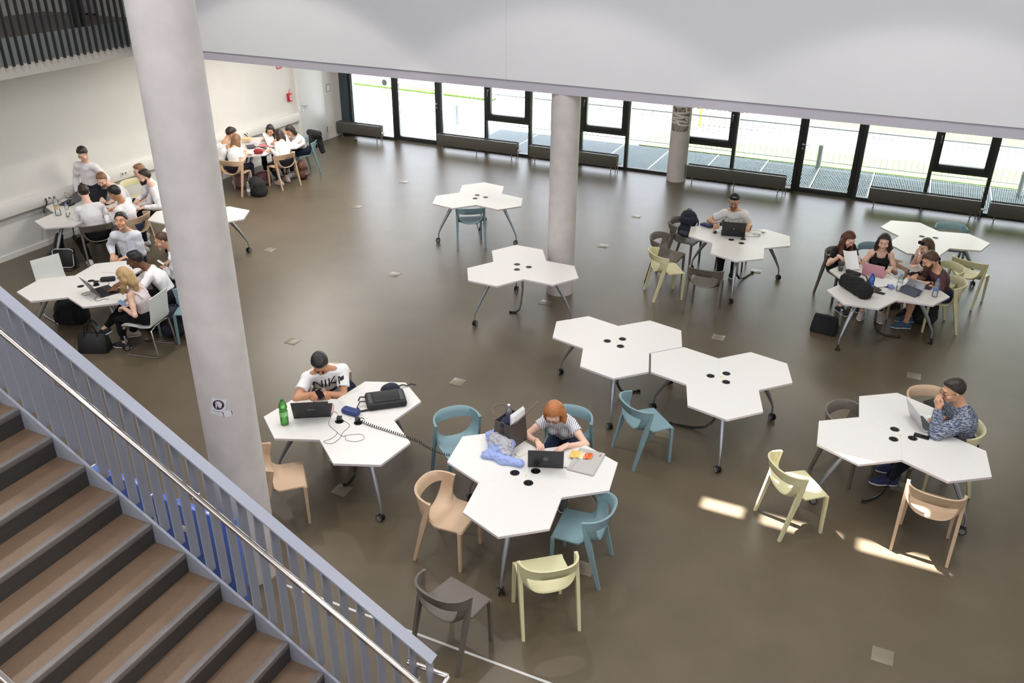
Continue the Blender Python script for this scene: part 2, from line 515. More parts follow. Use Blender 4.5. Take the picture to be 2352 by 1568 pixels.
boxobj('plate', 0, .006, -.09, .09, -.09, .09, mat('alarm_red', (188, 32, 42), .4), es)
boxobj('pictogram', .006, .008, -.05, .0, -.06, .03, M_plastic_white, es)
boxobj('pictogram', .006, .008, .03, .06, -.06, .03, M_plastic_white, es)
np_ = thing('room_plate', 'small framed room notice beside the white door', 'sign', (-13.445, 18.2, 1.26))
boxobj('plate_frame', 0, .008, -.075, .075, -.1, .1, mat('plate_frame_grey', (165, 168, 178), .4), np_)
boxobj('paper', .008, .01, -.055, .055, -.075, .055, mat('paper_white', (238, 238, 238), .7), np_)

# ---------------------------------------------------------------- radiators
M_rad = mat('radiator_grey', (84, 82, 76), .45)
def radiator(x0, x1, label):
    L = x1 - x0
    t = thing('radiator', label, 'radiator', (x0, 18.36, 0), 0, None)
    b = MB()
    b.box((L / 2, .006, .255), (L, .012, .265), .003); b.box((L / 2, .174, .255), (L, .012, .265), .003)
    b.box((.006, .09, .255), (.012, .16, .265), .003); b.box((L - .006, .09, .255), (.012, .16, .265), .003)
    b.build('casing', M_rad, t)
    boxobj('core', .012, L - .012, .012, .168, .14, .35, mat('radiator_core', (40, 40, 38), .6), t)
    b = MB()
    for q in range(int(L / .04)): b.box((.03 + q * .04, .09, .365), (.006, .15, .012))
    b.build('fins', mat('radiator_fin', (70, 72, 72), .5), t, kind='stuff')
    boxobj('top_trim', 0, L, -.004, .016, .383, .392, mat('radiator_trim', (150, 155, 158), .35, metal=.5), t)
    for q in (.13, L / 2, L - .13):
        if q == L / 2 and L < 1.5: continue
        b = MB(); b.tube([(q, .05, 0), (q, .05, .13)], .013, 8); b.lathe([(.026, 0), (.026, .006)], 12, Matrix.Translation((q, .05, 0))); b.build('foot', M_silver, t)
    v = empty('valve', (L, .06, .2)); v.parent = t
    b = MB(); b.lathe([(.022, 0), (.026, .02), (.024, .07), (.018, .08)], 12, Matrix.Translation((.02, 0, .02)) @ Matrix.Rotation(PI / 2, 4, 'Y')); b.build('valve_knob', M_plastic_white, v)
    b = MB(); b.tube([(0, 0, -.03), (.03, 0, -.04), (.03, 0, -.2)], .009, 8); b.tube([(-.03, .03, -.07), (-.03, .03, -.2)], .009, 8); b.build('valve_pipes', M_silver, v)
for a, c, l in [(-13.40, -12.10, 'short grey convector by the white door at the far left'), (-10.46, -8.33, 'grey bench convector left of the middle column, second from the left'), (-7.99, -5.85, 'grey bench convector passing behind the middle column'), (-4.24, -2.14, 'grey bench convector right of the poster column'), (-.49, 1.54, 'grey bench convector between the right door and the last mullion'), (1.70, 3.75, 'grey bench convector cut by the right edge of the photo')]:
    radiator(a, c, l)

# ---------------------------------------------------------------- outside
M_pave = mat('pale_paving', (150, 149, 146), .9, noise=.05, nscale=2)
M_grass = mat('grass', (92, 122, 48), .9, noise=.35, nscale=9, bump=.5, bscale=40)
S('ground_outside', -40, 30, 19.0, 60, -.35, -.12, M_pave)
def lawn(name, poly, z, m=M_grass):
    b = MB(); b.prism(poly, -.12, z); return tag(b.build(name, m, None, 0), kind='stuff')
tag(lawn('grass_strip', [(-6.2, 21.25), (6, 21.0), (6, 23.2), (-.5, 22.6), (-6.2, 22.6)], -.04), 'sunlit grass strip beyond the metal deck', 'grass')
b = MB(); b.raw([(-2.5, 26, -.13), (14, 24.6, -.13), (14, 32, 2.6), (-6, 34, 2.4)], [(0, 1, 2, 3)])
tag(b.build('grass_bank', M_grass, None, 0), 'green grass bank rising beyond the path at the top right', 'grass', kind='stuff')
tag(lawn('grass_edge', [(-22, 25.2), (-12, 24.6), (-12, 24.9), (-22, 25.9)], -.06), 'thin strip of grass beyond the plaza at the far left', 'grass')
boxobj('asphalt_path', -30, -2.0, 26.2, 31, -.12, -.10, mat('asphalt', (120, 122, 128), .9, noise=.1, nscale=8)).__setitem__('kind', 'structure')
deck = structure(empty('floor_deck', (0, 0, 0)))
M_grate = mat('galvanised_grate', (180, 192, 200), .45, metal=.3)
gx = -13.6; pn = 0
gb = MB()
for q in range(33): gb.box((.03 + q * .0345, 1.02, -.02), (.009, 2.04, .03))
for q in (0.02, .7, 1.36, 2.02): gb.box((.58, q, -.025), (1.14, .012, .02))
while gx < 4:
    if pn == 0:
        g0 = gb.build('grating_panel', M_grate, deck, 0)
        g0.location = (gx, 18.99, 0)
    else:
        g = g0.copy(); COL.objects.link(g); g.parent = deck; g.location = (gx, 18.99, 0)
    boxobj('panel_joint', gx + 1.155, gx + 1.185, 18.99, 21.03, -.03, .0, mat('joint_white', (225, 228, 230), .5), deck)
    gx += 1.19; pn += 1
boxobj('deck_base', -13.7, 4.2, 19.0, 21.1, -.11, -.06, mat('deck_concrete', (150, 164, 174), .8), deck)  # light grey concrete bed under the grating
for x, y in ((-11.3, 21.0), (-1.77, 20.97), (2.38, 20.6)):
    b = MB(); b.lathe([(.055, -.1), (.055, .5), (.05, .515)], 16); b.lathe([(.057, .38), (.057, .46)], 16)
    o = tag(b.build('bollard', mat('bollard_grey', (165, 172, 172), .4)), {-11.3: 'grey bollard lamp outside the left door pane', -1.77: 'grey bollard lamp outside the right door', 2.38: 'grey bollard lamp at the right edge beyond the glass'}[x], 'bollard'); o.location = (x, y, 0)
M_fen = mat('fence_white', (205, 212, 215), .5)
fn = thing('bar_fence', 'pale metal fence of thin upright bars along the deck edge', 'fence', (0, 21.25, 0))
b = MB(); b.box((-3.2, 0, .84), (16, .03, .03)); b.box((-3.2, 0, .06), (16, .03, .02)); b.build('fence_rail', M_fen, fn)
b = MB(); b.box((0, 0, .45), (.011, .011, .8)); fb = b.build('fence_bar', M_fen, fn, 0); fb.location = (-11.1, 0, 0)
for q in range(1, 122):
    f = fb.copy(); COL.objects.link(f); f.parent = fn; f.location = (-11.1 + q * .13, 0, 0)
f2 = thing('ramp_fence', 'far white fence of slanting bars across the lawn', 'fence', (0, 25.2, 0))
b = MB(); b.box((-3, 0, .95), (26, .03, .03)); b.build('fence_rail', M_fen, f2)
for q in range(-13, 12, 3): 
    b = MB(); b.box((0, 0, .45), (.05, .05, 1.1)); p = b.build('fence_post', M_fen, f2); p.location = (q, 0, 0)
b = MB(); b.tube([(0, 0, -.1), (.8, 0, .95)], .012, 5); fb = b.build('slanting_bar', M_fen, f2, 0); fb.location = (-16, .02, 0)
for q in range(1, 150):
    f = fb.copy(); COL.objects.link(f); f.parent = f2; f.location = (-16 + q * .17, .02, 0)
for x, w in ((-6.0, .05), (-5.35, .07), (-13.6, .06)):
    b = MB(); b.box((0, 0, 1.2), (w, w, 2.6)); o = tag(b.build('yellow_post', mat('post_yellow', (235, 190, 90), .5)), {-6.0: 'thin yellow post outside behind the third casement, on the left', -5.35: 'thicker yellow post outside behind the third casement', -13.6: 'yellow post outside behind the left door'}[x], 'post'); o.location = (x, 24.2, -.12)
bn = thing('banner', 'white banner with blurred dark lettering on the far fence', 'banner', (-4.9, 24.6, .35))
boxobj('cloth', -1.0, 1.0, -.01, .01, -.35, .3, mat('banner_white', (240, 240, 236), .8), bn)
b = MB(); text_mb(b, 'SCHANNONST', .24, Matrix.Translation((0, -.012, 0)) @ Matrix.Rotation(PI / 2, 4, 'X')); b.build('lettering', mat('banner_ink', (90, 85, 75), .8), bn)
rw = thing('red_shed', 'low red and white shed far outside beyond the fence', 'building', (-8.2, 28.5, 0))
boxobj('wall', -1.6, 1.6, 0, 1.5, -.1, 1.0, mat('shed_white', (230, 225, 220), .8), rw)
boxobj('red_band', -1.6, 1.6, -.02, 0, .45, 1.0, mat('shed_red', (170, 70, 60), .8), rw)
boxobj('roof', -1.7, 1.7, -.1, 1.6, 1.0, 1.08, mat('shed_roof', (120, 60, 55), .8), rw)

# ---------------------------------------------------------------- stair
M_tread = mat('stair_linoleum', (110, 88, 70), .5, noise=.08, nscale=30, stretch=(1, 6, 1))
M_riser = mat('stair_riser', (60, 57, 55), .5, noise=.15, nscale=20, stretch=(1, .3, 6))
M_nose = mat('nosing_strip', (112, 106, 104), .45, noise=.1, nscale=40, stretch=(1, .3, 1))
M_rail = mat('rail_paint', (150, 152, 166), .4)
st = structure(empty('stair', (0, 0, 0)))
XN = lambda n: -2.986 - (n - 4) * .2805
Y0, Y1 = 1.72, 3.395
for n in range(1, 21):
    x, z = XN(n), n * .167
    boxobj('tread', x - .285, x - .042, Y0, Y1, z - .04, z, M_tread, st)
    boxobj('nosing', x - .045, x + .004, Y0, Y1, z - .042, z + .003, M_nose, st, .004)
    boxobj('riser', x - .02, x, Y0, Y1, z - .167, z - .042, M_riser, st)
boxobj('landing', -12.3, XN(20) - .28, Y0, Y1, 3.30, 3.45, M_tread, st)
def sloped(name, y0, y1, x0, x1, zt, zb, m, parent):
    """plate following the flight: top zt and bottom zb above the nosing line"""
    zl = lambda x: .668 - .5954 * (x + 2.986)
    v = []
    for x in (x0, x1):
        for y in (y0, y1):
            v += [(x, y, zl(x) + zb), (x, y, zl(x) + zt)]
    b = MB(); b.raw(v, [(0, 1, 3, 2), (4, 6, 7, 5), (0, 4, 5, 1), (2, 3, 7, 6), (1, 5, 7, 3), (0, 2, 6, 4)])
    return b.build(name, m, parent)
sloped('stringer', Y1, Y1 + .02, -2.05, -7.75, .02, -.34, M_rail, st)
sloped('stringer', Y0 - .02, Y0, -2.05, -7.75, .02, -.34, M_rail, st)
sloped('soffit_slab', Y0, Y1, -2.3, -7.75, -.2, -.32, M_white, st)
ra = thing('stair_railing', 'blue-grey stair railing of flat bars with a polished steel handrail', 'railing', (-2.13, 3.46, 0))
ZT = lambda x: 1.135 - .5854 * x       # local x from the end post
for i in range(0, 44):
    x = -.02 - i * .1285
    zn = .668 - .5954 * (x - 2.13 + 2.986)
    b = MB(); zb = max(zn - .06, 0.0)
    b.raw([(sx * .005, sy, z) for z in (0, 1) for sy in (-.04, .035) for sx in (-1, 1)], [])
    v = []
    for sy in (-.04, .035):
        for sx in (-.0055, .0055):
            v += [(sx, sy, zb), (sx, sy, ZT(x + sx))]
    b = MB(); b.raw(v, [(0, 2, 3, 1), (4, 5, 7, 6), (0, 1, 5, 4), (2, 6, 7, 3), (1, 3, 7, 5), (0, 4, 6, 2)])
    o = b.build('baluster', M_rail, ra, 0); o.location = (x, 0, 0)
b = MB(); b.bar([(.012, -.0025, ZT(.012) + .007), (-5.66, -.0025, ZT(-5.66) + .007)], .085, .014, (0, 0, 1)); b.build('top_rail', M_rail, ra)
b = MB()
zt = lambda x: 1.035 - .578 * (x + .065)
pts = [(x, -.125, zt(x)) for x in (-5.6, -4, -2.5, -1.2, -.3, -.05)] + [(.02, -.125, .985), (.06, -.125, .965), (.085, -.125, .96), (.085, -.1, .96), (.085, .0, .96), (.085, .045, .96), (.08, .052, .96), (-.22, .052, .955)]
b.tube(pts, .021, 14); b.build('handrail', M_steel, ra)
for x in (-4.9, -3.85, -2.8, -1.75, -.7):
    b = MB(); b.tube([(x, -.04, zt(x) - .09), (x, -.11, zt(x) - .085), (x, -.125, zt(x) - .06), (x, -.125, zt(x) - .01)], .007, 8); b.build('bracket', M_steel, ra)
b = MB(); b.tube([(-.13, .03, .86), (-.13, .05, .88), (-.13, .052, .94)], .007, 8); b.build('bracket', M_steel, ra)
nr = thing('near_handrail', 'polished steel handrail on the near side of the stair', 'handrail', (-3.72, 1.80, 1.908))
b = MB(); b.tube([(1.8, 0, -1.07), (-3.8, 0, 2.26)], .021, 14); b.build('tube', M_steel, nr)
for x in (-2.5, -1.2, .2, 1.2):
    b = MB(); b.tube([(x, 0, -.5946 * x - .02), (x, -.03, -.5946 * x - .1), (x, -.04, -.5946 * x - .85)], .008, 8); b.build('post', M_steel, nr)
# blue panels standing under the stair
M_blue = mat('blue_lacquer', (84, 116, 208), .3, coat=.3)
for x0, x1, y, h, l in ((-6.07, -5.47, 4.2, .955, 'narrow blue screen panel under the stair, left of the wider one'), (-5.34, -4.46, 4.19, .90, 'wide blue screen panel with a socket beside the near column')):
    t = thing('blue_screen', l, 'screen', ((x0 + x1) / 2, y, 0)); w = (x1 - x0) / 2
    boxobj('panel', -w, w, 0, .07, .0, h, M_blue, t, .012)
    boxobj('end_cap', -w - .012, -w, .0, .07, 0, h, M_plastic_white, t)
    if w > .4:
        boxobj('socket_plate', -.2, -.1, -.006, 0, .62, .68, M_plastic_white, t, .002)
# stickers and poster on the columns
def wrap(parent_col, name, rows, m, r, th0, z0, w, h, rot=0):
    """thin patch on a column: th0 centre angle, z0 centre height"""
    n = 10; pts = []
    for j in range(2):
        row = []
        for i in range(n + 1):
            u = (i / n - .5) * w; v = (j - .5) * h
            uu = u * math.cos(rot) - v * math.sin(rot); vv = u * math.sin(rot) + v * math.cos(rot)
            a = th0 + uu / r
            row.append((r * math.cos(a), r * math.sin(a), z0 + vv))
        pts.append(row)
    b = MB(); b.grid(pts); return b.build(name, m, parent_col)
def wrap_shape(mb, r, th0, z0, polys, rot=0):
    for poly in polys:
        v = []
        for (u, vv) in poly:
            x = u * math.cos(rot) - vv * math.sin(rot); y = u * math.sin(rot) + vv * math.cos(rot)
            a = th0 + x / r
            v.append((r * math.cos(a), r * math.sin(a), z0 + y))
        mb.raw(v, [tuple(range(len(v)))])
# stickers
b = MB()
s1 = wrap(col1, 'sticker', 2, mat('sticker_white', (222, 220, 226), .5), .2235, R(-63), 1.89, .115, .155, R(-14))
b = MB(); rot = R(-14)
circ = [(.045 * math.cos(q * PI / 12), .02 + .045 * math.sin(q * PI / 12)) for q in range(24)]
wrap_shape(b, .2245, R(-63), 1.89, [circ], rot); b.build('sticker_disc', mat('sticker_plum', (58, 40, 52), .5), s1, 0)
b = MB()
def stroke(pts, w):
    out = []
    for (x0, y0), (x1, y1) in zip(pts, pts[1:]):
        dx, dy = x1 - x0, y1 - y0; L = math.hypot(dx, dy) or 1; nx, ny = -dy / L * w / 2, dx / L * w / 2
        out.append([(x0 + nx, y0 + ny), (x0 - nx, y0 - ny), (x1 - nx, y1 - ny), (x1 + nx, y1 + ny)])
    return out
kk = stroke([(-.012, .0), (-.012, .045), (-.02, .05), (-.022, .035), (-.014, -.008), (-.01, -.014)], .006) + stroke([(-.02, .012), (-.004, .018), (.006, .026), (.014, .022), (.008, .012), (-.002, .008), (.008, .006), (.016, -.004), (.026, .002)], .006)
wrap_shape(b, .2255, R(-63), 1.89, kk, rot)
b.build('sticker_script', mat('sticker_white', (222, 220, 226), .5), s1, 0)
b = MB(); wrap_shape(b, .2245, R(-63), 1.89, stroke([(-.04, -.045), (-.02, -.042), (0, -.044), (.02, -.041), (.042, -.043)], .005) + stroke([(-.02, -.058), (.02, -.057)], .003), rot); b.build('sticker_caption', mat('caption_grey', (150, 148, 160), .5), s1, 0)
s2 = wrap(col1, 'photo_sticker', 2, mat('sticker_white', (222, 220, 226), .5), .2235, R(-46.5), 1.82, .085, .06, R(4))
b = MB(); wrap_shape(b, .2245, R(-46.5), 1.82, [[(-.037, .002), (.037, .002), (.037, .025), (-.037, .025)]], R(4)); b.build('photo_top', mat('photo_red', (120, 62, 50), .5), s2, 0)
b = MB(); wrap_shape(b, .2245, R(-46.5), 1.82, [[(-.037, -.025), (.037, -.025), (.037, .002), (-.037, .002)]], R(4)); b.build('photo_base', mat('photo_grey', (120, 120, 118), .5, noise=.5, nscale=90), s2, 0)
# poster on the rear column
po = wrap(col3, 'poster', 2, mat('poster_grey', (158, 146, 140), .6, noise=.12, nscale=12), .213, R(-82), 1.36, .40, .50)
b = MB(); q = []
for a, c, w in (((-.2, .13), (.2, .16), .035), ((-.15, .11), (.2, .04), .035), ((-.2, .03), (.12, .05), .03), ((-.2, .0), (.17, -.05), .03), ((-.2, -.07), (-.05, -.06), .04), ((-.08, -.04), (-.02, -.1), .05), ((-.05, -.1), (.2, -.12), .035), ((.10, .25), (.11, .18), .035), ((.11, .18), (.18, .15), .035), ((.1, .02), (.18, -.01), .03)):
    n = 8; pts = [(a[0] + (c[0] - a[0]) * i / n, a[1] + (c[1] - a[1]) * i / n) for i in range(n + 1)]; q += stroke(pts, w)
wrap_shape(b, .2145, R(-82), 1.36, q); b.build('poster_tape', mat('poster_white', (222, 220, 216), .6), po, 0)
b = MB(); q = []
for pts, w in ((((-.2, .25), (-.12, .2), (-.03, .19), (.08, .18)), .035), (((-.14, .24), (0, .235), (.06, .245)), .02), (((-.13, .2), (-.12, .14)), .02), (((.08, .10), (.15, .10), (.2, .13)), .014), (((.06, -.0), (.09, .05)), .025), (((.11, -.01), (.17, .05)), .03), (((0, -.07), (.06, -.075)), .012), (((-.06, -.125), (.02, -.125)), .022), (((-.2, -.1), (-.17, -.2), (-.12, -.245)), .02), (((.2, -.14), (.14, -.2), (.08, -.25)), .02), (((-.05, -.235), (.03, -.235)), .012)):
    q += stroke(pts, w)
wrap_shape(b, .215, R(-82), 1.36, q); b.build('poster_figure', mat('poster_black', (48, 38, 40), .6), po, 0)

# ---------------------------------------------------------------- tables of three hexagons
SX = .452
M_top = mat('table_laminate', (224, 220, 216), .38)
M_edge = mat('table_edge', (214, 206, 210), .5)
M_leg = mat('leg_aluminium', (168, 170, 180), .32, metal=.75)
M_castor = mat('castor_black', (34, 34, 35), .4)
M_hub = mat('castor_grey', (125, 126, 128), .4)
def make_table():
    t = empty('hexagon_table')
    for k in range(3):
        a = k * 2 * PI / 3
        cx, cy = SX * math.cos(a), SX * math.sin(a)
        poly = [(cx + (SX - .0003) * math.cos(a + j * PI / 3), cy + (SX - .0003) * math.sin(a + j * PI / 3)) for j in range(6)]
        b = MB(); b.prism(poly, .715, .74, None, .0010)
        top = b.build('table_top', [M_top, M_edge], t, 20)
        me = top.data
        for p in me.polygons: p.material_index = 0 if p.normal.z > .3 else 1
        g = a + R(25)
        gx, gy = .115 * math.cos(g), .115 * math.sin(g)
        T = Matrix.Translation((gx, gy, .7395))
        b = MB(); b.lathe([(.046, 0), (.046, .002), (.040, .003), (.030, .003), (.028, .0005), (.014, .0005), (.013, .002), (.002, .002)], 24, T)
        b.build('cable_grommet', M_black, top)
        # leg
        u = Vector((math.cos(a), math.sin(a), 0))
        P = [u * .47 + Vector((0, 0, .715)), u * .50 + Vector((0, 0, .68)), u * .585 + Vector((0, 0, .56)), u * .70 + Vector((0, 0, .375)), u * .785 + Vector((0, 0, .215)), u * .803 + Vector((0, 0, .17)), u * .806 + Vector((0, 0, .09))]
        b = MB(); b.tube(P, [.030, .032, .030, .024, .014, .012, .011], 14)
        leg = b.build('leg', M_leg, t, 60)
        c = empty('castor', u * .806); c.parent = t; c.rotation_euler = (0, 0, a + k * 1.1 + .5)
        b = MB()
        for s in (-.021, .021):
            b.lathe([(.036, -.009), (.041, -.006), (.041, .006), (.036, .009)], 20, Matrix.Translation((-.012, s, .041)) @ Matrix.Rotation(PI / 2, 4, 'X'))
        b.box((-.004, 0, .066), (.05, .018, .045), .006)
        b.build('wheels', M_castor, c)
        b = MB()
        for s in (-.0305, .0305): b.lathe([(.029, -.001), (.029, .001)], 18, Matrix.Translation((-.012, s, .041)) @ Matrix.Rotation(PI / 2, 4, 'X'))
        b.build('wheel_cover', M_hub, c)
    b = MB(); b.lathe([(.085, .66), (.1, .70), (.1, .714)], 24)
    for k in range(3):
        a = k * 2 * PI / 3; b.box((.25 * math.cos(a), .25 * math.sin(a), .7), (.46, .05, .028), 0, None, a)
    b.build('underframe', mat('underframe_grey', (90, 90, 94), .5), t)
    b = MB(); b.lathe([(.011, .7400), (.010, .7412), (.001, .7414)], 12); b.build('centre_dot', mat('dot_yellow', (205, 196, 110), .5), t)
    return t
TABLES = {'A': (-2.605, 6.048, 278.7), 'B': (-4.638, 6.165, 322.4), 'C': (-2.717, 9.009, 286.2), 'D': (-1.377, 8.693, 286.3), 'E': (.525, 8.282, 334.9),
          'F': (.049, 12.203, 244.0), 'G': (.628, 14.624, 252.0), 'H': (-2.101, 13.181, 279.4), 'I': (-6.784, 13.385, 350.7), 'J': (-4.749, 10.689, 238.9),
          'M': (-9.863, 7.526, 222.6), 'N': (-12.488, 9.738, 278.8), 'L': (-10.46, 10.227, 58.2), 'O': (-12.58, 14.54, 282)}
TL = {'A': 'white three-hexagon table with an open laptop, a brown tote bag and a blue shirt', 'B': 'white three-hexagon table with a green bottle and a black laptop bag', 'C': 'bare white three-hexagon table, upper left one of the joined pair', 'D': 'bare white three-hexagon table, lower right one of the joined pair',
      'E': 'white three-hexagon table with a silver laptop and sunlit front edges', 'F': 'white three-hexagon table covered in bottles, papers and a black bag', 'G': 'empty white three-hexagon table behind the group of four at the right', 'H': 'white three-hexagon table with a black laptop, mouse and blue pouch',
      'I': 'bare white three-hexagon table with one teal chair under its front', 'J': 'bare white three-hexagon table in front of the middle column', 'M': 'white three-hexagon table with a large black laptop next to the stair', 'N': 'white three-hexagon table against the left wall with a tall clear bottle',
      'L': 'empty white three-hexagon table half hidden behind the near column', 'O': 'white three-hexagon table strewn with books and a red pencil case'}
proto_t = make_table()
for i, (k, (x, y, th)) in enumerate(TABLES.items()):
    t = proto_t if i == 0 else clone(proto_t)
    t.location = (x, y, 0); t.rotation_euler = (0, 0, R(th))
    tag(t, TL[k], 'table', 'three-hexagon tables on castors')

# ---------------------------------------------------------------- moulded chairs
def make_chair(m):
    t = empty('moulded_chair')
    rows = []
    def bez(p, s):
        a, b, c, d = [Vector(q) for q in p]; r = 1 - s
        return a * r ** 3 + b * 3 * r * r * s + c * 3 * r * s * s + d * s ** 3
    def row(yc, zc, w, top, low):
        """centre line point, half width, side-top point, lower control"""
        half = [bez([(0, yc, zc), (w * .72, yc, zc - .002), low, top], q / 9) for q in range(10)]
        return [Vector((-p.x, p.y, p.z)) for p in half[:0:-1]] + half
    def flat(y, z, w, e):
        half = [Vector((w * q / 9, y, z + e * (q / 9) ** 4)) for q in range(10)]
        return [Vector((-p.x, p.y, p.z)) for p in half[:0:-1]] + half
    rows += [flat(.238, .405, .205, 0), flat(.246, .425, .208, 0), flat(.236, .442, .212, .0), flat(.20, .446, .214, .003), flat(.11, .442, .218, .008), flat(.02, .437, .222, .012), flat(-.02, .435, .226, .018)]
    rows += [row(-.035, .434, .22, (.237, -.072, .50), (.222, -.04, .44)), row(-.055, .433, .22, (.241, -.066, .58), (.226, -.06, .45)), row(-.08, .433, .22, (.244, -.062, .66), (.228, -.08, .46)), row(-.11, .435, .215, (.242, -.082, .66), (.228, -.11, .47)), row(-.145, .440, .205, (.236, -.108, .645), (.222, -.13, .48)), row(-.172, .446, .190, (.226, -.130, .634), (.208, -.15, .48)), row(-.188, .454, .175, (.208, -.168, .630), (.188, -.182, .50))]
    b = MB(); b.grid(rows, -.014); b.build('seat', m, t, 50)
    # back band
    n = 20; band = []
    for q in range(n + 1):
        a = PI * q / n                       # from right arm, round the back, to the left arm
        x = .245 * math.copysign(abs(math.cos(a)) ** .8, math.cos(a)); y = -.058 - .20 * math.sin(a) ** .9
        s = math.sin(a)
        zt = .712 + .045 * s; zb = .622 + .02 * s
        zm = (zt + zb) / 2
        out = Vector((math.cos(a) * .8, -s, 0)).normalized()
        p = Vector((x, y, 0)); h = .011
        lean = .02 * s
        band.append([p + Vector((0, lean * .6, zb)) - out * h, p + Vector((0, 0, zm)) - out * h, p - Vector((0, lean, 0)) + Vector((0, 0, zt - .006)) - out * h, p - Vector((0, lean, -zt)), p - Vector((0, lean, 0)) + Vector((0, 0, zt - .006)) + out * h, p + Vector((0, 0, zm)) + out * h, p + Vector((0, lean * .6, zb)) + out * h, p + Vector((0, lean * .6, zb - .006))])
    b = MB(); b.grid(band, 0, True); o = len(b.f)
    b.f.append(tuple(range(8))); b.f.append(tuple(range(8 * n, 8 * n + 8))); b.mi += [0, 0]
    b.build('backrest', m, t, 50)
    for s in (-1, 1):
        b = MB(); b.bar([(s * .205, .222, .438), (s * .208, .224, .36), (s * .215, .226, .0)], [.036, .034, .027], [.034, .032, .026], (0, 1, 0)); b.build('leg', m, t, 40)
        b = MB(); b.bar([(s * .2445, -.058, .706), (s * .244, -.118, .47), (s * .245, -.16, .3), (s * .245, -.235, 0)], [.030, .032, .030, .026], [.030, .054, .042, .028], (0, 1, 0)); b.build('leg', m, t, 40)
    return t
CH = {'beige': mat('chair_beige', (200, 171, 143), .5), 'yellow': mat('chair_yellow', (214, 207, 166), .5), 'teal': mat('chair_teal', (124, 152, 160), .5), 'dark': mat('chair_taupe', (104, 95, 88), .5)}
CHAIRS = [
 ('beige', -3.185, 5.574, 271.3, 'beige moulded chair left of the front table, beside the brown tote bag side'),
 ('yellow', -2.045, 5.186, 38.9, 'pale yellow moulded chair at the front of the laptop table, seen from behind'),
 ('teal', -1.975, 5.911, 95.0, 'teal moulded chair at the right side of the front table'),
 ('teal', -3.607, 6.625, 229.0, 'teal moulded chair behind the front table, crossed by the spiral cable'),
 ('teal', -2.62, 7.12, 186, 'teal moulded chair under the red-haired woman'),
 ('dark', -2.599, 4.573, 346.9, 'dark taupe moulded chair at the very front, beside the stair end'),
 ('beige', -4.94, 5.354, 311.8, 'beige moulded chair half hidden behind the near column'),
 ('beige', -5.36, 6.83, 232, 'beige moulded chair under the man in the white logo T-shirt'),
 ('teal', -2.002, 7.891, 315.2, 'teal moulded chair standing free in front of the joined pair of tables'),
 ('yellow', -.327, 7.389, 308.2, 'pale yellow moulded chair in the sun patch, left of the sunlit table'),
 ('beige', .893, 7.604, 355.5, 'beige moulded chair in the sun patch, in front of the sunlit table'),
 ('dark', .069, 8.527, 241.4, 'dark taupe moulded chair at the far left of the sunlit table'),
 ('beige', .83, 9.22, 208.5, 'beige moulded chair with a dark bag, behind the sunlit table'),
 ('yellow', 1.02, 8.764, 108.5, 'pale yellow moulded chair under the man in the mottled blue hoodie'),
 ('dark', -2.306, 11.978, 0.1, 'dark taupe moulded chair seen from behind in front of the capped man\'s table'),
 ('yellow', -2.998, 12.254, 303.6, 'pale yellow moulded chair left of the capped man\'s table'),
 ('dark', -3.15, 12.844, 264.8, 'empty dark taupe moulded chair between the yellow one and the backpack chair'),
 ('dark', -3.088, 13.707, 260.8, 'dark taupe moulded chair carrying the navy backpack'),
 ('dark', -2.319, 13.976, 185.1, 'dark taupe moulded chair under the man in the black cap'),
 ('dark', -.527, 13.353, 217.7, 'dark taupe moulded chair under the woman with long auburn hair'),
 ('teal', -.12, 13.75, 190, 'teal moulded chair just visible behind the women at the right table'),
 ('beige', .12, 13.12, 160, 'beige moulded chair under the woman in the black tank top'),
 ('yellow', .885, 12.881, 108.8, 'pale yellow moulded chair under the man in the maroon T-shirt'),
 ('yellow', .86, 13.42, 130, 'pale yellow moulded chair under the woman with sunglasses in her hair'),
 ('yellow', 1.262, 14.055, 336.4, 'empty yellow moulded chair at the right of the empty back table'),
 ('teal', .97, 15.35, 189.2, 'grey-teal moulded chair behind the empty table at the far right'),
 ('teal', -6.738, 12.93, 32.2, 'teal moulded chair tucked under the lone back table'),
 ('beige', -12.48, 13.48, 8.2, 'beige moulded chair under the blonde woman at the far table'),
 ('beige', -11.916, 14.3, 77.3, 'beige moulded chair under the dark-haired woman in a white blouse'),
 ('teal', -12.10, 15.31, 154, 'teal moulded chair with a black jacket over its back'),
 ('dark', -11.895, 9.444, 56.5, 'dark taupe moulded chair under the bespectacled man at the wall table'),
 ('beige', -11.648, 9.989, 103.1, 'beige moulded chair under the dark-haired man at the wall table'),
 ('yellow', -12.949, 11.35, 258.0, 'yellow moulded chair by the left wall behind the group'),
 ('teal', -8.95, 8.1, 128, 'teal moulded chair under the young man using the big laptop'),
 ('teal', -8.50, 8.02, 120, 'teal moulded chair beside the near column on the left'),
]
protos = {}
for c, x, y, th, l in CHAIRS:
    if c not in protos: t = protos[c] = make_chair(CH[c])
    else: t = clone(protos[c])
    t.location = (x, y, 0); t.rotation_euler = (0, 0, R(th))
    tag(t, l, 'chair', 'moulded plastic chairs')
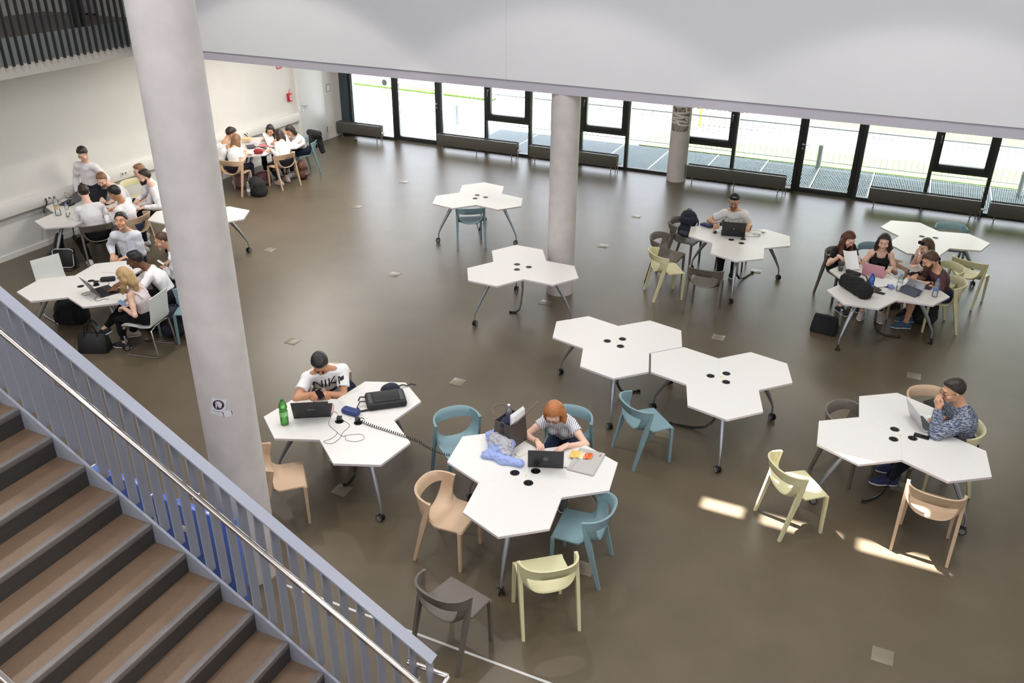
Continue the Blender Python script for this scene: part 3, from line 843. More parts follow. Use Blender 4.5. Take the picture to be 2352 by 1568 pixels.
# ---------------------------------------------------------------- figures: smooth implicit surfaces polygonised per garment
class SDF:
    def __init__(s): s.p = []
    def cap(s, a, b, ra, rb, k=.02, flat=None, cuts=(), sub=False):
        s.p.append(('c', np.array(a, float), np.array(b, float), ra, rb, k, flat, cuts, sub)); return s
    def chain(s, pts, rs, k=.02, **kw):
        for i in range(len(pts) - 1): s.cap(pts[i], pts[i + 1], rs[i], rs[i + 1], k, **kw)
        return s
    def ell(s, c, r, Rm=None, k=.02, cuts=(), sub=False):
        s.p.append(('e', np.array(c, float), np.array(r, float), np.eye(3) if Rm is None else np.array(Rm, float), 0, k, None, cuts, sub)); return s
    def mesh(s, vox, clip=(), noise=0, nf=30, grow=0):
        lo = np.full(3, 1e9); hi = -lo
        for q in s.p:
            if q[8]: continue
            if q[0] == 'c':
                m = max(q[3], q[4]); l = np.minimum(q[1], q[2]) - m; h = np.maximum(q[1], q[2]) + m
            else:
                m = np.abs(q[3]) @ q[2] if True else 0; l = q[1] - m; h = q[1] + m
            lo = np.minimum(lo, l); hi = np.maximum(hi, h)
        lo -= vox * 3 + grow; hi += vox * 3 + grow
        n = np.ceil((hi - lo) / vox).astype(int) + 1
        ax = [lo[i] + vox * np.arange(n[i]) for i in range(3)]
        D = np.full(n, .5, np.float32)
        for q in s.p:
            k = q[5]; pad = k + vox * 3 + .01
            if q[0] == 'c':
                m = max(q[3], q[4]) + pad; l = np.minimum(q[1], q[2]) - m; h = np.maximum(q[1], q[2]) + m
            else:
                m = np.abs(q[3]) @ q[2] + pad; l = q[1] - m; h = q[1] + m
            i0 = np.maximum(np.floor((l - lo) / vox).astype(int), 0); i1 = np.minimum(np.ceil((h - lo) / vox).astype(int) + 1, n)
            if (i1 <= i0).any(): continue
            X = ax[0][i0[0]:i1[0], None, None]; Y = ax[1][None, i0[1]:i1[1], None]; Z = ax[2][None, None, i0[2]:i1[2]]
            if q[0] == 'c':
                a, b = q[1], q[2]; ba = b - a; L2 = max(ba @ ba, 1e-9)
                px, py, pz = X - a[0], Y - a[1], Z - a[2]
                t = np.clip((px * ba[0] + py * ba[1] + pz * ba[2]) / L2, 0, 1)
                dx, dy, dz = px - t * ba[0], py - t * ba[1], pz - t * ba[2]
                if q[6] is not None:
                    nv, fl = q[6]; e = (dx * nv[0] + dy * nv[1] + dz * nv[2]) * (1 / fl - 1)
                    dx, dy, dz = dx + e * nv[0], dy + e * nv[1], dz + e * nv[2]
                d = np.sqrt(dx * dx + dy * dy + dz * dz) - (q[3] + t * (q[4] - q[3]))
            else:
                px, py, pz = X - q[1][0], Y - q[1][1], Z - q[1][2]; A = q[3].T
                u = [(A[i, 0] * px + A[i, 1] * py + A[i, 2] * pz) / q[2][i] for i in range(3)]
                k0 = np.sqrt(u[0] ** 2 + u[1] ** 2 + u[2] ** 2)
                k1 = np.sqrt((u[0] / q[2][0]) ** 2 + (u[1] / q[2][1]) ** 2 + (u[2] / q[2][2]) ** 2) + 1e-9
                d = k0 * (k0 - 1) / k1
            for (cp, cn) in q[7]:
                d = np.maximum(d, (X - cp[0]) * cn[0] + (Y - cp[1]) * cn[1] + (Z - cp[2]) * cn[2])
            V = D[i0[0]:i1[0], i0[1]:i1[1], i0[2]:i1[2]]
            if q[8]:
                h = np.maximum(k - np.abs(V + d), 0) / k; V[...] = np.maximum(V, -d) + h * h * k * .25
            else:
                h = np.maximum(k - np.abs(V - d), 0) / k; V[...] = np.minimum(V, d) - h * h * k * .25
        X = ax[0][:, None, None]; Y = ax[1][None, :, None]; Z = ax[2][None, None, :]
        if grow: D -= grow
        if noise:
            D += (noise * (np.sin(nf * X + 7 * np.sin(.5 * nf * Z)) * np.sin(nf * .8 * Z + 5 * np.sin(.6 * nf * Y)) + .7 * np.sin(nf * 1.7 * Y + nf * Z * 1.1 + 2 * np.sin(nf * X)))).astype(np.float32)
        for (cp, cn) in clip:
            D = np.maximum(D, (X - cp[0]) * cn[0] + (Y - cp[1]) * cn[1] + (Z - cp[2]) * cn[2])
        return nets(D, lo, vox)
def nets(D, lo, vox):
    """naive surface nets"""
    S_ = D < 0
    c = np.zeros(np.array(D.shape) - 1, np.int8)
    for i in (0, 1):
        for j in (0, 1):
            for k in (0, 1):
                c += S_[i:D.shape[0] - 1 + i, j:D.shape[1] - 1 + j, k:D.shape[2] - 1 + k]
    act = np.argwhere((c > 0) & (c < 8))
    if len(act) == 0: return np.zeros((0, 3)), np.zeros((0, 4), int)
    idx = np.full(c.shape, -1, np.int64); idx[act[:, 0], act[:, 1], act[:, 2]] = np.arange(len(act))
    corner = np.array([[i, j, k] for i in (0, 1) for j in (0, 1) for k in (0, 1)])
    val = np.stack([D[act[:, 0] + q[0], act[:, 1] + q[1], act[:, 2] + q[2]] for q in corner], 1)
    acc = np.zeros((len(act), 3)); cnt = np.zeros(len(act))
    for a in range(8):
        for b in range(a + 1, 8):
            if np.abs(corner[a] - corner[b]).sum() != 1: continue
            va, vb = val[:, a], val[:, b]; m = (va < 0) != (vb < 0)
            t = np.where(m, va / np.where(m, va - vb, 1), 0)
            p = corner[a] + t[:, None] * (corner[b] - corner[a])
            acc += np.where(m[:, None], p, 0); cnt += m
    V = lo + vox * (act + acc / cnt[:, None])
    F = []
    for axs in range(3):
        o1, o2 = (axs + 1) % 3, (axs + 2) % 3
        sl0 = [slice(None)] * 3; sl1 = [slice(None)] * 3; sl0[axs] = slice(0, -1); sl1[axs] = slice(1, None)
        A = S_[tuple(sl0)]; B = S_[tuple(sl1)]
        e = np.argwhere(A != B)
        ok = (e[:, o1] > 0) & (e[:, o2] > 0) & (e[:, o1] < c.shape[o1]) & (e[:, o2] < c.shape[o2]) & (e[:, axs] < c.shape[axs])
        e = e[ok]
        if not len(e): continue
        fl = A[e[:, 0], e[:, 1], e[:, 2]]
        d1 = np.zeros(3, int); d1[o1] = 1; d2 = np.zeros(3, int); d2[o2] = 1
        g = lambda q: idx[q[:, 0], q[:, 1], q[:, 2]]
        qd = np.stack([g(e - d1 - d2), g(e - d2), g(e), g(e - d1)], 1)
        qd[~fl] = qd[~fl][:, ::-1]
        F.append(qd)
    F = np.concatenate(F)
    return V, F[(F >= 0).all(1)]
def obj_from(name, parts, m, parent, label=None):
    V = []; F = []; o = 0
    for v, f in parts:
        V.append(v); F.append(f + o); o += len(v)
    V = np.concatenate(V); F = np.concatenate(F)
    me = bpy.data.meshes.new(name)
    me.vertices.add(len(V)); me.vertices.foreach_set('co', V.astype(np.float32).ravel())
    me.loops.add(F.size); me.loops.foreach_set('vertex_index', F.astype(np.int32).ravel())
    me.polygons.add(len(F)); me.polygons.foreach_set('loop_start', np.arange(0, F.size, 4, dtype=np.int32))
    me.update(calc_edges=True); me.validate()
    me.shade_smooth()
    me.materials.append(m)
    ob = bpy.data.objects.new(name, me); COL.objects.link(ob)
    if parent is not None: ob.parent = parent
    if label: ob['label'] = label
    return ob

def nrm(v):
    v = np.array(v, float); return v / (np.linalg.norm(v) + 1e-12)
def ik(a, t, l1, l2, pole):
    a, t = np.array(a, float), np.array(t, float)
    d = t - a; L = np.linalg.norm(d)
    if L > (l1 + l2) * .995: t = a + d / L * (l1 + l2) * .995; d = t - a; L = np.linalg.norm(d)
    L = max(L, abs(l1 - l2) * 1.05); u = nrm(d)
    x = (L * L + l1 * l1 - l2 * l2) / (2 * L); h = math.sqrt(max(l1 * l1 - x * x, 0))
    p = np.array(pole, float); p = nrm(p - u * (p @ u))
    return a + u * x + p * h, t
def rotm(yaw, pitch, roll=0):
    """yaw about z (left +), pitch down +"""
    cy, sy, cp, sp, cr, sr = math.cos(yaw), math.sin(yaw), math.cos(-pitch), math.sin(-pitch), math.cos(roll), math.sin(roll)
    Z = np.array([[cy, -sy, 0], [sy, cy, 0], [0, 0, 1]]); X = np.array([[1, 0, 0], [0, cp, -sp], [0, sp, cp]]); Y = np.array([[cr, 0, sr], [0, 1, 0], [-sr, 0, cr]])
    return Z @ X @ Y

SKIN = {'fair': (232, 190, 168), 'mid': (216, 166, 136), 'tan': (196, 142, 110), 'brown': (112, 74, 52)}
def skin(k): return mat('skin_' + k, SKIN[k], .5, noise=.06, nscale=14, spec=.35)
HAIRC = {'black': (28, 25, 24), 'darkbrown': (44, 33, 28), 'brown': (82, 56, 40), 'auburn': (92, 50, 34), 'blond': (170, 130, 86), 'lightblond': (188, 154, 106), 'ginger': (176, 110, 64), 'lightbrown': (136, 98, 66)}
def hairm(k): return mat('hair_' + k, HAIRC[k], .45, noise=.22, nscale=90, bump=.25, bscale=140, stretch=(1, 1, .12))

def hand(sdf_list, wrist, d, nrm_, right, curl=.5, s=1.0, thumb_in=.5, vox=.0055):
    """hand: palm and five separate bent fingers; d = pointing direction, nrm_ = back of the hand direction"""
    d = nrm(d); up = nrm(np.array(nrm_) - d * (np.array(nrm_) @ d)); side = np.cross(d, up)      # right-hand side of the hand
    th = -side if right else side       # thumb side
    h = SDF(); w = np.array(wrist, float)
    P = lambda x, y, z: w + s * (d * y + th * x + up * z)
    h.cap(P(0, -.035, 0), P(0, .01, 0), .026 * s, .028 * s, .02)
    for x, L in ((.030, .085), (.010, .088), (-.010, .084), (-.028, .076)):
        h.cap(P(x * .6, .01, 0), P(x, L, .003), .0155 * s, .0125 * s, .016)
    for x, L, seg in ((.031, .086, (.040, .025, .020)), (.010, .090, (.045, .028, .021)), (-.011, .086, (.041, .026, .020)), (-.029, .077, (.032, .020, .018))):
        p = np.array([x, L, .003]); a = curl * .55; r = .0092
        for q, l in enumerate(seg):
            e = p + np.array([x * .10 * (1 - q * .4) * (1 - curl * .5) * 2, l * math.cos(a), -l * math.sin(a)])
            h.cap(P(*p), P(*e), r * s, (r - .0009) * s, .004); p = e; a += curl * .75; r -= .0008
    a = P(.022, .015, -.004); b = P(.048, .045, -.012 - .01 * thumb_in); c = P(.052 - .012 * thumb_in, .078, -.016 - .012 * thumb_in); e = P(.045 - .022 * thumb_in, .102, -.016 - .016 * thumb_in)
    h.chain([a, b, c, e], [.016 * s, .0125 * s, .0105 * s, .0085 * s], .006)
    sdf_list.append(h.mesh(vox))
    return h

def person(name_label, x, y, yaw, hip=(0, -.02, .53), head=None, hp=(0, 0), hands=None, feet=None, s=1.0, female=False, sk='mid', hair=('short', 'darkbrown'), top=('shirt', (232, 230, 232)), legs=('trousers', (38, 42, 56)), shoes=((225, 225, 226), (235, 235, 235)), twist=0, beard=None, glasses=False, extras=(), hvox=.006, back=True, poles=None, hdirs=None, curls=(.55, .55), width=1.0, cross=False):
    """seated or standing figure in its own frame: x right, y forward, z up"""
    t = thing('person', name_label, 'person', (x, y, 0), R(yaw), None)
    cy, sy = math.cos(R(yaw)), math.sin(R(yaw))
    loc = lambda p: np.array([cy * (p[0] - x) + sy * (p[1] - y), -sy * (p[0] - x) + cy * (p[1] - y), p[2]])
    P = np.array(hip, float)
    H = loc(head) if head is not None else P + np.array([0, .05, .67 * s])
    v = H - P; L = np.linalg.norm(v)
    v = v / L * (.685 * s) if L > .70 * s or L < .60 * s else v
    H = P + v
    u = nrm(v)
    N = P + v * .735 + np.array([0, -.045, 0]) * s      # base of the neck
    u = nrm(N - P)
    rt = np.array([math.cos(twist), math.sin(twist), 0]); rt = nrm(rt - u * (rt @ u)); f = np.cross(u, rt)
    C = P + (N - P) * .60 - f * .025 * s; W_ = P + (N - P) * .28 - f * .012 * s
    w = (.92 if female else 1.0) * s * width
    sh = .134 * w if female else .152 * w
    SH = [P + (N - P) * .86 + rt * q * sh + f * .015 for q in (-1, 1)]      # left, right
    Rh = rotm(hp[0], hp[1], hp[2] if len(hp) > 2 else 0)
    hd = lambda a, b, c: H + s * 1.0 * (Rh @ np.array([a, b, c], float))
    fl = (f, .70)
    skm = skin(sk)
    # --- arms
    tg = hands if hands is not None else (None, None)
    EL = []; WR = []; HD = []
    for i, q in enumerate((-1, 1)):
        T = loc(tg[i]) if tg[i] is not None else P + np.array([q * .16, .28, .09])
        dd = None if hdirs is None or hdirs[i] is None else nrm(hdirs[i][:3])
        if dd is None:
            g = T - SH[i]; g[2] *= .25; dd = nrm(nrm(g) + np.array([-q * .45, .1, -.1]))
        wr = T - dd * .075 * s
        pole = (q * .55, -.40, -1.0) if poles is None or poles[i] is None else poles[i]
        e, wr = ik(SH[i], wr, .285 * s, .255 * s, pole)
        EL.append(e); WR.append(wr); HD.append(dd)
    # --- legs
    HP = [P + np.array([q * .085 * w, .0, -.01]) for q in (-1, 1)]
    KN = []; AN = []; FD = []
    for i, q in enumerate((-1, 1)):
        if feet is not None and feet[i] is not None:
            A = np.array(feet[i][:3], float); fd = np.array(feet[i][3:], float) if len(feet[i]) > 3 else np.array([0, 1, 0.])
        else:
            A = np.array([q * .12, P[1] + .42 * s, .085]); fd = np.array([q * .15, 1, 0.])
        k, A = ik(HP[i], A, .43 * s, .42 * s, (q * .12, 1, .75))
        KN.append(k); AN.append(A); FD.append(nrm(fd))
    # --- body skin
    b = SDF()
    b.cap(P, W_, .135 * w, .115 * w, .04, fl).cap(W_, C, .115 * w, .140 * w, .04, fl).cap(C, P + (N - P) * .86, .140 * w, .085 * w, .04, fl)
    b.cap(SH[0], SH[1], .046 * w, .046 * w, .04)
    for q in (0, 1): b.cap(N + u * .01, SH[q] + u * .008, .034 * w, .034 * w, .04)
    b.chain([P + (N - P) * .86, N, N + (hd(0, -.03, -.07) - N) * .6], [.075 * s, .056 * s, .054 * s], .03)
    for i in (0, 1):
        m1 = SH[i] + (EL[i] - SH[i]) * .5; m2 = EL[i] + (WR[i] - EL[i]) * .35
        k_ = 1 if not female else .86
        b.chain([SH[i], m1, EL[i]], [.050 * s * k_, .046 * s * k_, .038 * s * k_], .02)
        b.chain([EL[i], m2, WR[i]], [.039 * s * k_, .041 * s * k_, .026 * s], .015)
        b.chain([HP[i], KN[i]], [.078 * w, .047 * s], .02)
        m3 = KN[i] + (AN[i] - KN[i]) * .35 - nrm(FD[i]) * .015
        b.chain([KN[i], m3, AN[i]], [.046 * s, .048 * s, .033 * s], .015)
        b.chain([AN[i], AN[i] + FD[i] * .13 * s + np.array([0, 0, -.05])], [.034, .026], .02)
    parts = [b.mesh(.012)]
    for i in (0, 1):
        un = np.array([0, 0, 1.]) if hdirs is None or hdirs[i] is None or len(hdirs[i]) < 6 else np.array(hdirs[i][3:])
        dvec = HD[i][:3]
        hand(parts, WR[i], dvec, un, i == 1, curls[i], s * (.9 if female else 1.0), vox=hvox)
    h = SDF()
    E3 = lambda c, r, **k: h.ell(hd(*c), np.array(r) * s, Rh, **k)
    E3((0, -.012, .030), (.073, .094, .084), k=.02); E3((0, .022, -.040), (.056, .066, .072), k=.03); E3((0, .070, -.096), (.024, .018, .018), k=.02)
    h.cap(hd(-.03, .084, .034), hd(.03, .084, .034), .011 * s, .011 * s, .015)
    h.cap(hd(0, .092, .018), hd(0, .112, -.022), .008 * s, .0125 * s, .008); h.cap(hd(-.012, .098, -.026), hd(.012, .098, -.026), .009 * s, .009 * s, .006)
    for q in (-1, 1):
        h.ell(hd(q * .031, .099, .010), np.array((.015, .012, .010)) * s, Rh, k=.012, sub=True)
        h.ell(hd(q * .031, .086, .009), np.array((.0135, .0115, .0095)) * s, Rh, k=.004)
        h.ell(hd(q * .045, .062, -.028), np.array((.024, .026, .024)) * s, Rh, k=.02)
        h.ell(hd(q * .077, -.006, -.004), np.array((.010, .019, .031)) * s, Rh @ rotm(q * -.35, 0), k=.006)
    h.cap(hd(-.018, .090, -.054), hd(.018, .090, -.054), .0065 * s, .0065 * s, .006); h.cap(hd(-.015, .089, -.065), hd(.015, .089, -.065), .0075 * s, .0075 * s, .006)
    h.cap(hd(-.022, .101, -.0595), hd(.022, .101, -.0595), .0035 * s, .0035 * s, .005, sub=True)
    h.cap(N, hd(0, -.025, -.06), .056 * s, .052 * s, .03)
    parts.append(h.mesh(hvox))
    body = obj_from('body', parts, skm, t)
    # eyes, brows, lips
    for q in (-1, 1):
        m = MB(); c = hd(q * .031, .0915, .008)
        T = Matrix.Translation(Vector(c)) @ Matrix([list(Rh[i]) + [0] for i in range(3)] + [[0, 0, 0, 1]])
        m.M = T
        m.lathe([(.0005, -.0006), (.009, 0), (.0005, .005)], 10, Matrix.Rotation(-PI / 2, 4, 'X') @ Matrix.Scale(.62, 4, (0, 1, 0)))
        m.cur = 1; m.lathe([(.0005, .002), (.0052, .0036), (.0005, .0062)], 8, Matrix.Rotation(-PI / 2, 4, 'X'))
        m.build('eye', [mat('eye_white', (225, 220, 215), .3), mat('eye_dark', (40, 30, 26), .25)], t)
        m = MB(); m.tube([hd(q * .014, .0975, .031), hd(q * .030, .0965, .036), hd(q * .046, .086, .031)], [.0035 * s, .0038 * s, .002 * s], 6, flat=.8)
        m.build('eyebrow', mat('brow_' + hair[1], tuple(v * .75 for v in HAIRC[hair[1]]), .8), t)
    m = MB(); m.tube([hd(-.020, .0935, -.0595), hd(-.008, .0985, -.056), hd(.008, .0985, -.056), hd(.020, .0935, -.0595)], [.002, .0045 * s, .0045 * s, .002], 6)
    m.tube([hd(-.018, .0925, -.0615), hd(0, .0985, -.0655), hd(.018, .0925, -.0615)], [.002, .0055 * s, .002], 6)
    m.build('lips', mat('lips_' + sk, tuple(v * k for v, k in zip(SKIN[sk], (.82, .62, .60))), .45), t)
    # --- hair
    st_, hc = hair[0], hair[1]
    hm = hairm(hc)
    g = SDF(); n1 = Rh @ nrm((0, -.72, .69))
    G3 = lambda c, r, k=.015, **kw: g.ell(hd(*c), np.array(r) * s, Rh, k=k, **kw)
    line = [(hd(0, .058, .088), -(Rh @ nrm((0, -.80, .60))))]
    if st_ in ('short', 'buzz', 'tall'):
        e = {'short': .012, 'buzz': .005, 'tall': .014}[st_]
        G3((0, -.014, .034), (.074 + e, .094 + e, .085 + e), cuts=[(hd(0, .066, .090), -(Rh @ nrm((0, -.72, .69))))])
        if st_ != 'buzz':
            G3((0, .026, .104), (.056, .050, .024 if st_ == 'short' else .032), .02)
            G3((0, -.03, .105), (.062, .06, .026), .02)
        hv = g.mesh(hvox, noise=.0010, nf=150)
    elif st_ == 'cap':
        G3((0, -.014, .030), (.082, .103, .090), cuts=[(hd(0, .02, .050), -(Rh @ nrm((0, -.22, .97))))])
        G3((0, -.075, .0), (.066, .035, .05), .02)
        hv = g.mesh(hvox)
    else:
        G3((0, -.016, .034), (.087, .106, .097), cuts=[(hd(0, .066, .075), -(Rh @ nrm((0, -.60, .80))))])
        ln = {'long': .40, 'mid': .26, 'bob': .16, 'pony': .0, 'wavy': .20}[st_] * s
        dn = np.array([0, 0, -1.])
        if ln:
            bk = hd(0, -.075, -.02); en = bk + dn * ln - f * .05 + np.array([0, -.02, 0])
            g.cap(bk, bk + (en - bk) * .5, .088 * s, .088 * s, .03, (Rh @ np.array([0, 1, 0]), .55)); g.cap(bk + (en - bk) * .5, en, .088 * s, .055 * s, .03, (f, .45))
            for q in (-1, 1):
                a = hd(q * .072, -.005, .02); fr = len(hair) > 2 and hair[2]
                m_ = hd(q * .083, .002 if fr else -.02, -.06); e_ = m_ + dn * ln * (.85 if fr else .45) + f * (.05 if fr else -.02) + rt * q * .015
                g.chain([a, m_, (m_ + e_) / 2, e_], [.034 * s, .040 * s, .038 * s, .020 * s], .03, flat=(rt, .75))
        if st_ == 'pony':
            g.ell(hd(0, -.115, .02), np.array((.035, .04, .045)) * s, Rh, k=.02)
            g.chain([hd(0, -.13, .0), hd(.03, -.15, -.09), hd(.05, -.13, -.16)], [.032 * s, .035 * s, .015 * s], .02)
        g.cap(hd(0, .11, .085), hd(0, .02, .136), .0035, .0035, .006, sub=True)
        hv = g.mesh(hvox, noise=.0012, nf=130)
    obj_from('cap' if st_ == 'cap' else 'hair', [hv], mat('cap_black', (24, 24, 25), .8) if st_ == 'cap' else hm, t)
    if st_ == 'cap':
        m = MB(); m.tube([hd(-.034, .079, .066), hd(-.02, .093, .070), hd(0, .099, .072), hd(.02, .093, .070), hd(.034, .079, .066)], .007, 6); m.build('cap_strap', mat('cap_strap', (190, 185, 180), .6), t)
        m = MB(); m.tube([hd(-.03, .062, .115), hd(0, .068, .121), hd(.03, .062, .115)], .006, 6); m.build('cap_print', mat('cap_print', (200, 200, 200), .6), t)
    if beard:
        g = SDF()
        g.ell(hd(0, .024, -.042), np.array((.0655, .0775, .083)) * s, Rh, k=.02); g.ell(hd(0, .074, -.100), np.array((.033, .027, .026)) * s, Rh, k=.02)
        for q in (-1, 1): g.cap(hd(q * .028, .086, -.046), hd(0, .099, -.043), .010 * s, .009 * s, .008)
        g.cap(hd(-.014, .108, -.060), hd(.014, .108, -.060), .011 * s, .011 * s, .004, sub=True)
        bv = g.mesh(hvox, clip=[(hd(0, .05, -.034), Rh @ nrm((0, .25, .97))), (hd(0, .005, -.05), -(Rh @ np.array([0, 1., .2])))])
        obj_from('beard', [bv], mat('beard_' + beard, HAIRC[beard], .8, noise=.3, nscale=120), t)
    if glasses:
        m = MB()
        for q in (-1, 1):
            c = [hd(q * .032 + .023 * math.cos(a_) * (1 if True else 1), .108, .008 + .016 * math.sin(a_)) for a_ in np.linspace(0, 2 * PI, 15)[:-1]]
            m.tube(c, .0022, 6, True); m.tube([hd(q * .055, .105, .012), hd(q * .076, .06, .012), hd(q * .078, -.01, .006)], .002, 6)
        m.tube([hd(-.009, .110, .012), hd(.009, .110, .012)], .002, 6)
        m.build('glasses', mat('glasses_frame', (30, 24, 26), .3), t)
    # --- clothes
    kind, colr = top[0], top[1]
    if isinstance(colr, bpy.types.Material): cm = colr
    else: cm = mat('cloth_%d_%d_%d' % tuple(int(q) for q in colr), colr, .8, noise=.03, nscale=6, bump=.25, bscale=18, spec=.25)
    g = SDF(); gw = {'shirt': .011, 'tee': .012, 'blouse': .012, 'tank': .007, 'dress': .012, 'hoodie': .024}[kind]
    slim = female
    hem = P - u * .06
    necut = P + (N - P) * (.985 if kind in ('shirt', 'hoodie') else .955)
    g.cap(P - u * .06, W_, .132 * w + gw, .118 * w + gw, .04, fl, [(hem, -u)]); g.cap(W_, C, .118 * w + gw, .142 * w + gw, .04, fl)
    if kind in ('tank', 'dress'):
        up_ = P + (N - P) * .80
        g.cap(C, P + (N - P) * .86, .142 * w + gw, .10 * w + gw, .03, fl, [(up_ - f * .0, nrm(u + f * .25))])
        for q in (-1, 1):
            a = P + (N - P) * .70 + rt * q * .080 * w + f * (.088 * w); b_ = P + (N - P) * .96 + rt * q * .082 * w + f * .012 + u * .012; c_ = P + (N - P) * .72 + rt * q * .075 * w - f * .125 * w
            g.chain([a, a * .45 + b_ * .55 + f * .03, b_, b_ * .55 + c_ * .45 - f * .03, c_], [.017] * 5, .012)
    else:
        g.cap(C, P + (N - P) * .86, .142 * w + gw, .088 * w + gw, .04, fl); g.cap(P + (N - P) * .80, N, .09 * w + gw, .066 * s, .03, None, [(necut, u)])
        g.cap(SH[0], SH[1], .046 * w + gw, .046 * w + gw, .04)
        for q in (0, 1): g.cap(N + u * .0, SH[q] + u * .008, .036 * w + gw * .7, .036 * w + gw, .04, None, [(necut, u)])
        ka = 1 if not female else .88
        for i in (0, 1):
            ar = EL[i] - SH[i]; au = nrm(ar); fr = WR[i] - EL[i]
            if kind in ('shirt', 'hoodie') and not (len(top) > 2 and top[2] == 'rolled'):
                e_ = WR[i] - nrm(fr) * .005
                g.chain([SH[i], SH[i] + ar * .5, EL[i]], [(.051 * s + gw) * ka, (.050 * s + gw) * ka, (.042 * s + gw) * ka], .025)
                g.chain([EL[i], EL[i] + fr * .4], [(.042 * s + gw) * ka, (.040 * s + gw) * ka], .02); g.cap(EL[i] + fr * .4, e_, (.040 * s + gw) * ka, .030 * s + gw * .6, .02, None, [(e_, nrm(fr))])
            elif len(top) > 2 and top[2] == 'rolled':
                e_ = EL[i] + fr * .18
                g.chain([SH[i], EL[i]], [(.051 * s + gw) * ka, (.045 * s + gw) * ka], .025); g.cap(EL[i], e_, (.045 * s + gw) * ka, (.045 * s + gw) * ka, .02, None, [(e_, nrm(fr))])
            else:
                fr_ = .62 if kind == 'tee' else .42
                e_ = SH[i] + ar * fr_
                g.cap(SH[i], e_, (.051 * s + gw) * ka, (.050 * s + gw * 1.5) * ka, .025, None, [(e_, au)])
    if female:
        for q in (-1, 1): g.ell(P + (N - P) * .62 + rt * q * .070 * w + f * .085 * w, np.array((.062, .055, .062)) * w, None, k=.04)
    sv = g.mesh(.011 if hvox < .007 else .013, noise=0 if kind in ('tank',) else .0022, nf=22)
    shirt = obj_from({'tee': 't_shirt', 'shirt': 'shirt', 'blouse': 'blouse', 'tank': 'tank_top', 'dress': 'dress_top', 'hoodie': 'hoodie'}[kind], [sv], cm, t)
    if kind == 'shirt':
        m = MB(); rows = [[], []]
        for q in range(15):
            a_ = 2 * PI * (q / 14) * .90 + PI * .10 + PI / 2
            dr = rt * math.cos(a_) + f * math.sin(a_)
            dz = .012 if abs(q - 7) < 5 else .0
            rows[0].append(necut - u * .012 + dr * (.070 * s)); rows[1].append(necut + u * (.022 + dz * .5) + dr * (.062 * s) - f * .004)
        m.grid([[tuple(p) for p in r_] for r_ in rows], .004)
        for q in (-1, 1):
            a0 = necut + f * .064 * s + rt * q * .012 + u * .018; m.raw([tuple(a0), tuple(a0 + rt * q * .05 - f * .012 + u * .004), tuple(a0 + rt * q * .035 + f * .018 - u * .05), tuple(a0 + f * .012 - u * .02)], [(0, 1, 2, 3)])
        m.build('collar', cm, t)
    # --- lower body
    lk, lc = legs
    lm = mat('trouser_%d_%d_%d' % tuple(lc), lc, .85, noise=.08, nscale=20, bump=.2, bscale=20, spec=.2)
    g = SDF()
    g.cap(HP[0] + np.array([0, -.02, .015]), HP[1] + np.array([0, -.02, .015]), .118 * w, .118 * w, .05); g.cap(P - u * .03, P + u * .03, .142 * w, .136 * w, .04, fl)
    for i in (0, 1):
        sh_ = AN[i] - KN[i]
        if lk == 'shorts':
            e_ = HP[i] + (KN[i] - HP[i]) * .93; g.cap(HP[i], e_, .096 * w, .075 * s, .03, None, [(e_, nrm(KN[i] - HP[i]))])
        elif lk == 'skirt':
            e_ = HP[i] + (KN[i] - HP[i]) * .75; g.cap(HP[i], e_, .098 * w, .085 * s, .07, None, [(e_, nrm(KN[i] - HP[i]))])
        else:
            e_ = AN[i] - nrm(sh_) * (.0 if lk == 'trousers' else .06)
            tt = (.067, .056, .050) if lk == 'trousers' else (.060, .056, .044)
            g.cap(HP[i], KN[i], .094 * w, tt[0] * s, .03); g.cap(KN[i], KN[i] + sh_ * .45, tt[0] * s, (tt[1] + .003) * s, .03); g.cap(KN[i] + sh_ * .45, e_, (tt[1] + .003) * s, tt[2] * s, .03, None, [(e_, nrm(sh_))])
    lv = g.mesh(.013, noise=.002, nf=25)
    obj_from({'shorts': 'shorts', 'skirt': 'skirt'}.get(lk, 'trousers'), [lv], lm, t)
    if shoes:
        for i in (0, 1):
            fdv = FD[i]; A = AN[i]
            dn = np.cross(np.cross(fdv, np.array([0, 0, -1.])), fdv); dn = nrm(dn) if np.linalg.norm(dn) > .1 else np.array([0, 0, -1.])
            heel = A - fdv * .045 + dn * .045; ball = A + fdv * .115 + dn * .058; toe = A + fdv * .165 + dn * .060
            sd_ = np.cross(fdv, dn)
            base = A + dn * .078
            g = SDF(); g.cap(A + dn * .01, heel, .040 * s, .042 * s, .02); g.cap(heel, ball, .043 * s, .046 * s, .03); g.cap(ball, toe, .045 * s, .034 * s, .02); g.cap(A + fdv * .03, ball, .043 * s, .04 * s, .03)
            mcol = shoes[0]
            up_v = g.mesh(.009, clip=[(base - dn * .018, dn), (A - dn * .022, -dn)])
            so = obj_from('shoe', [up_v], mat('shoe_%d_%d_%d' % mcol, mcol, .7), t)
            sl = g.mesh(.009, clip=[(base, dn), (base - dn * .020, -dn)], grow=.003)
            obj_from('sole', [sl], mat('sole_%d_%d_%d' % shoes[1], shoes[1], .6), so)
    info = dict(t=t, P=P, N=N, u=u, rt=rt, f=f, C=C, SH=SH, EL=EL, WR=WR, HD=HD, H=H, Rh=Rh, shirt=shirt, hd=hd, loc=loc, s=s, w=w, AN=AN)
    return info
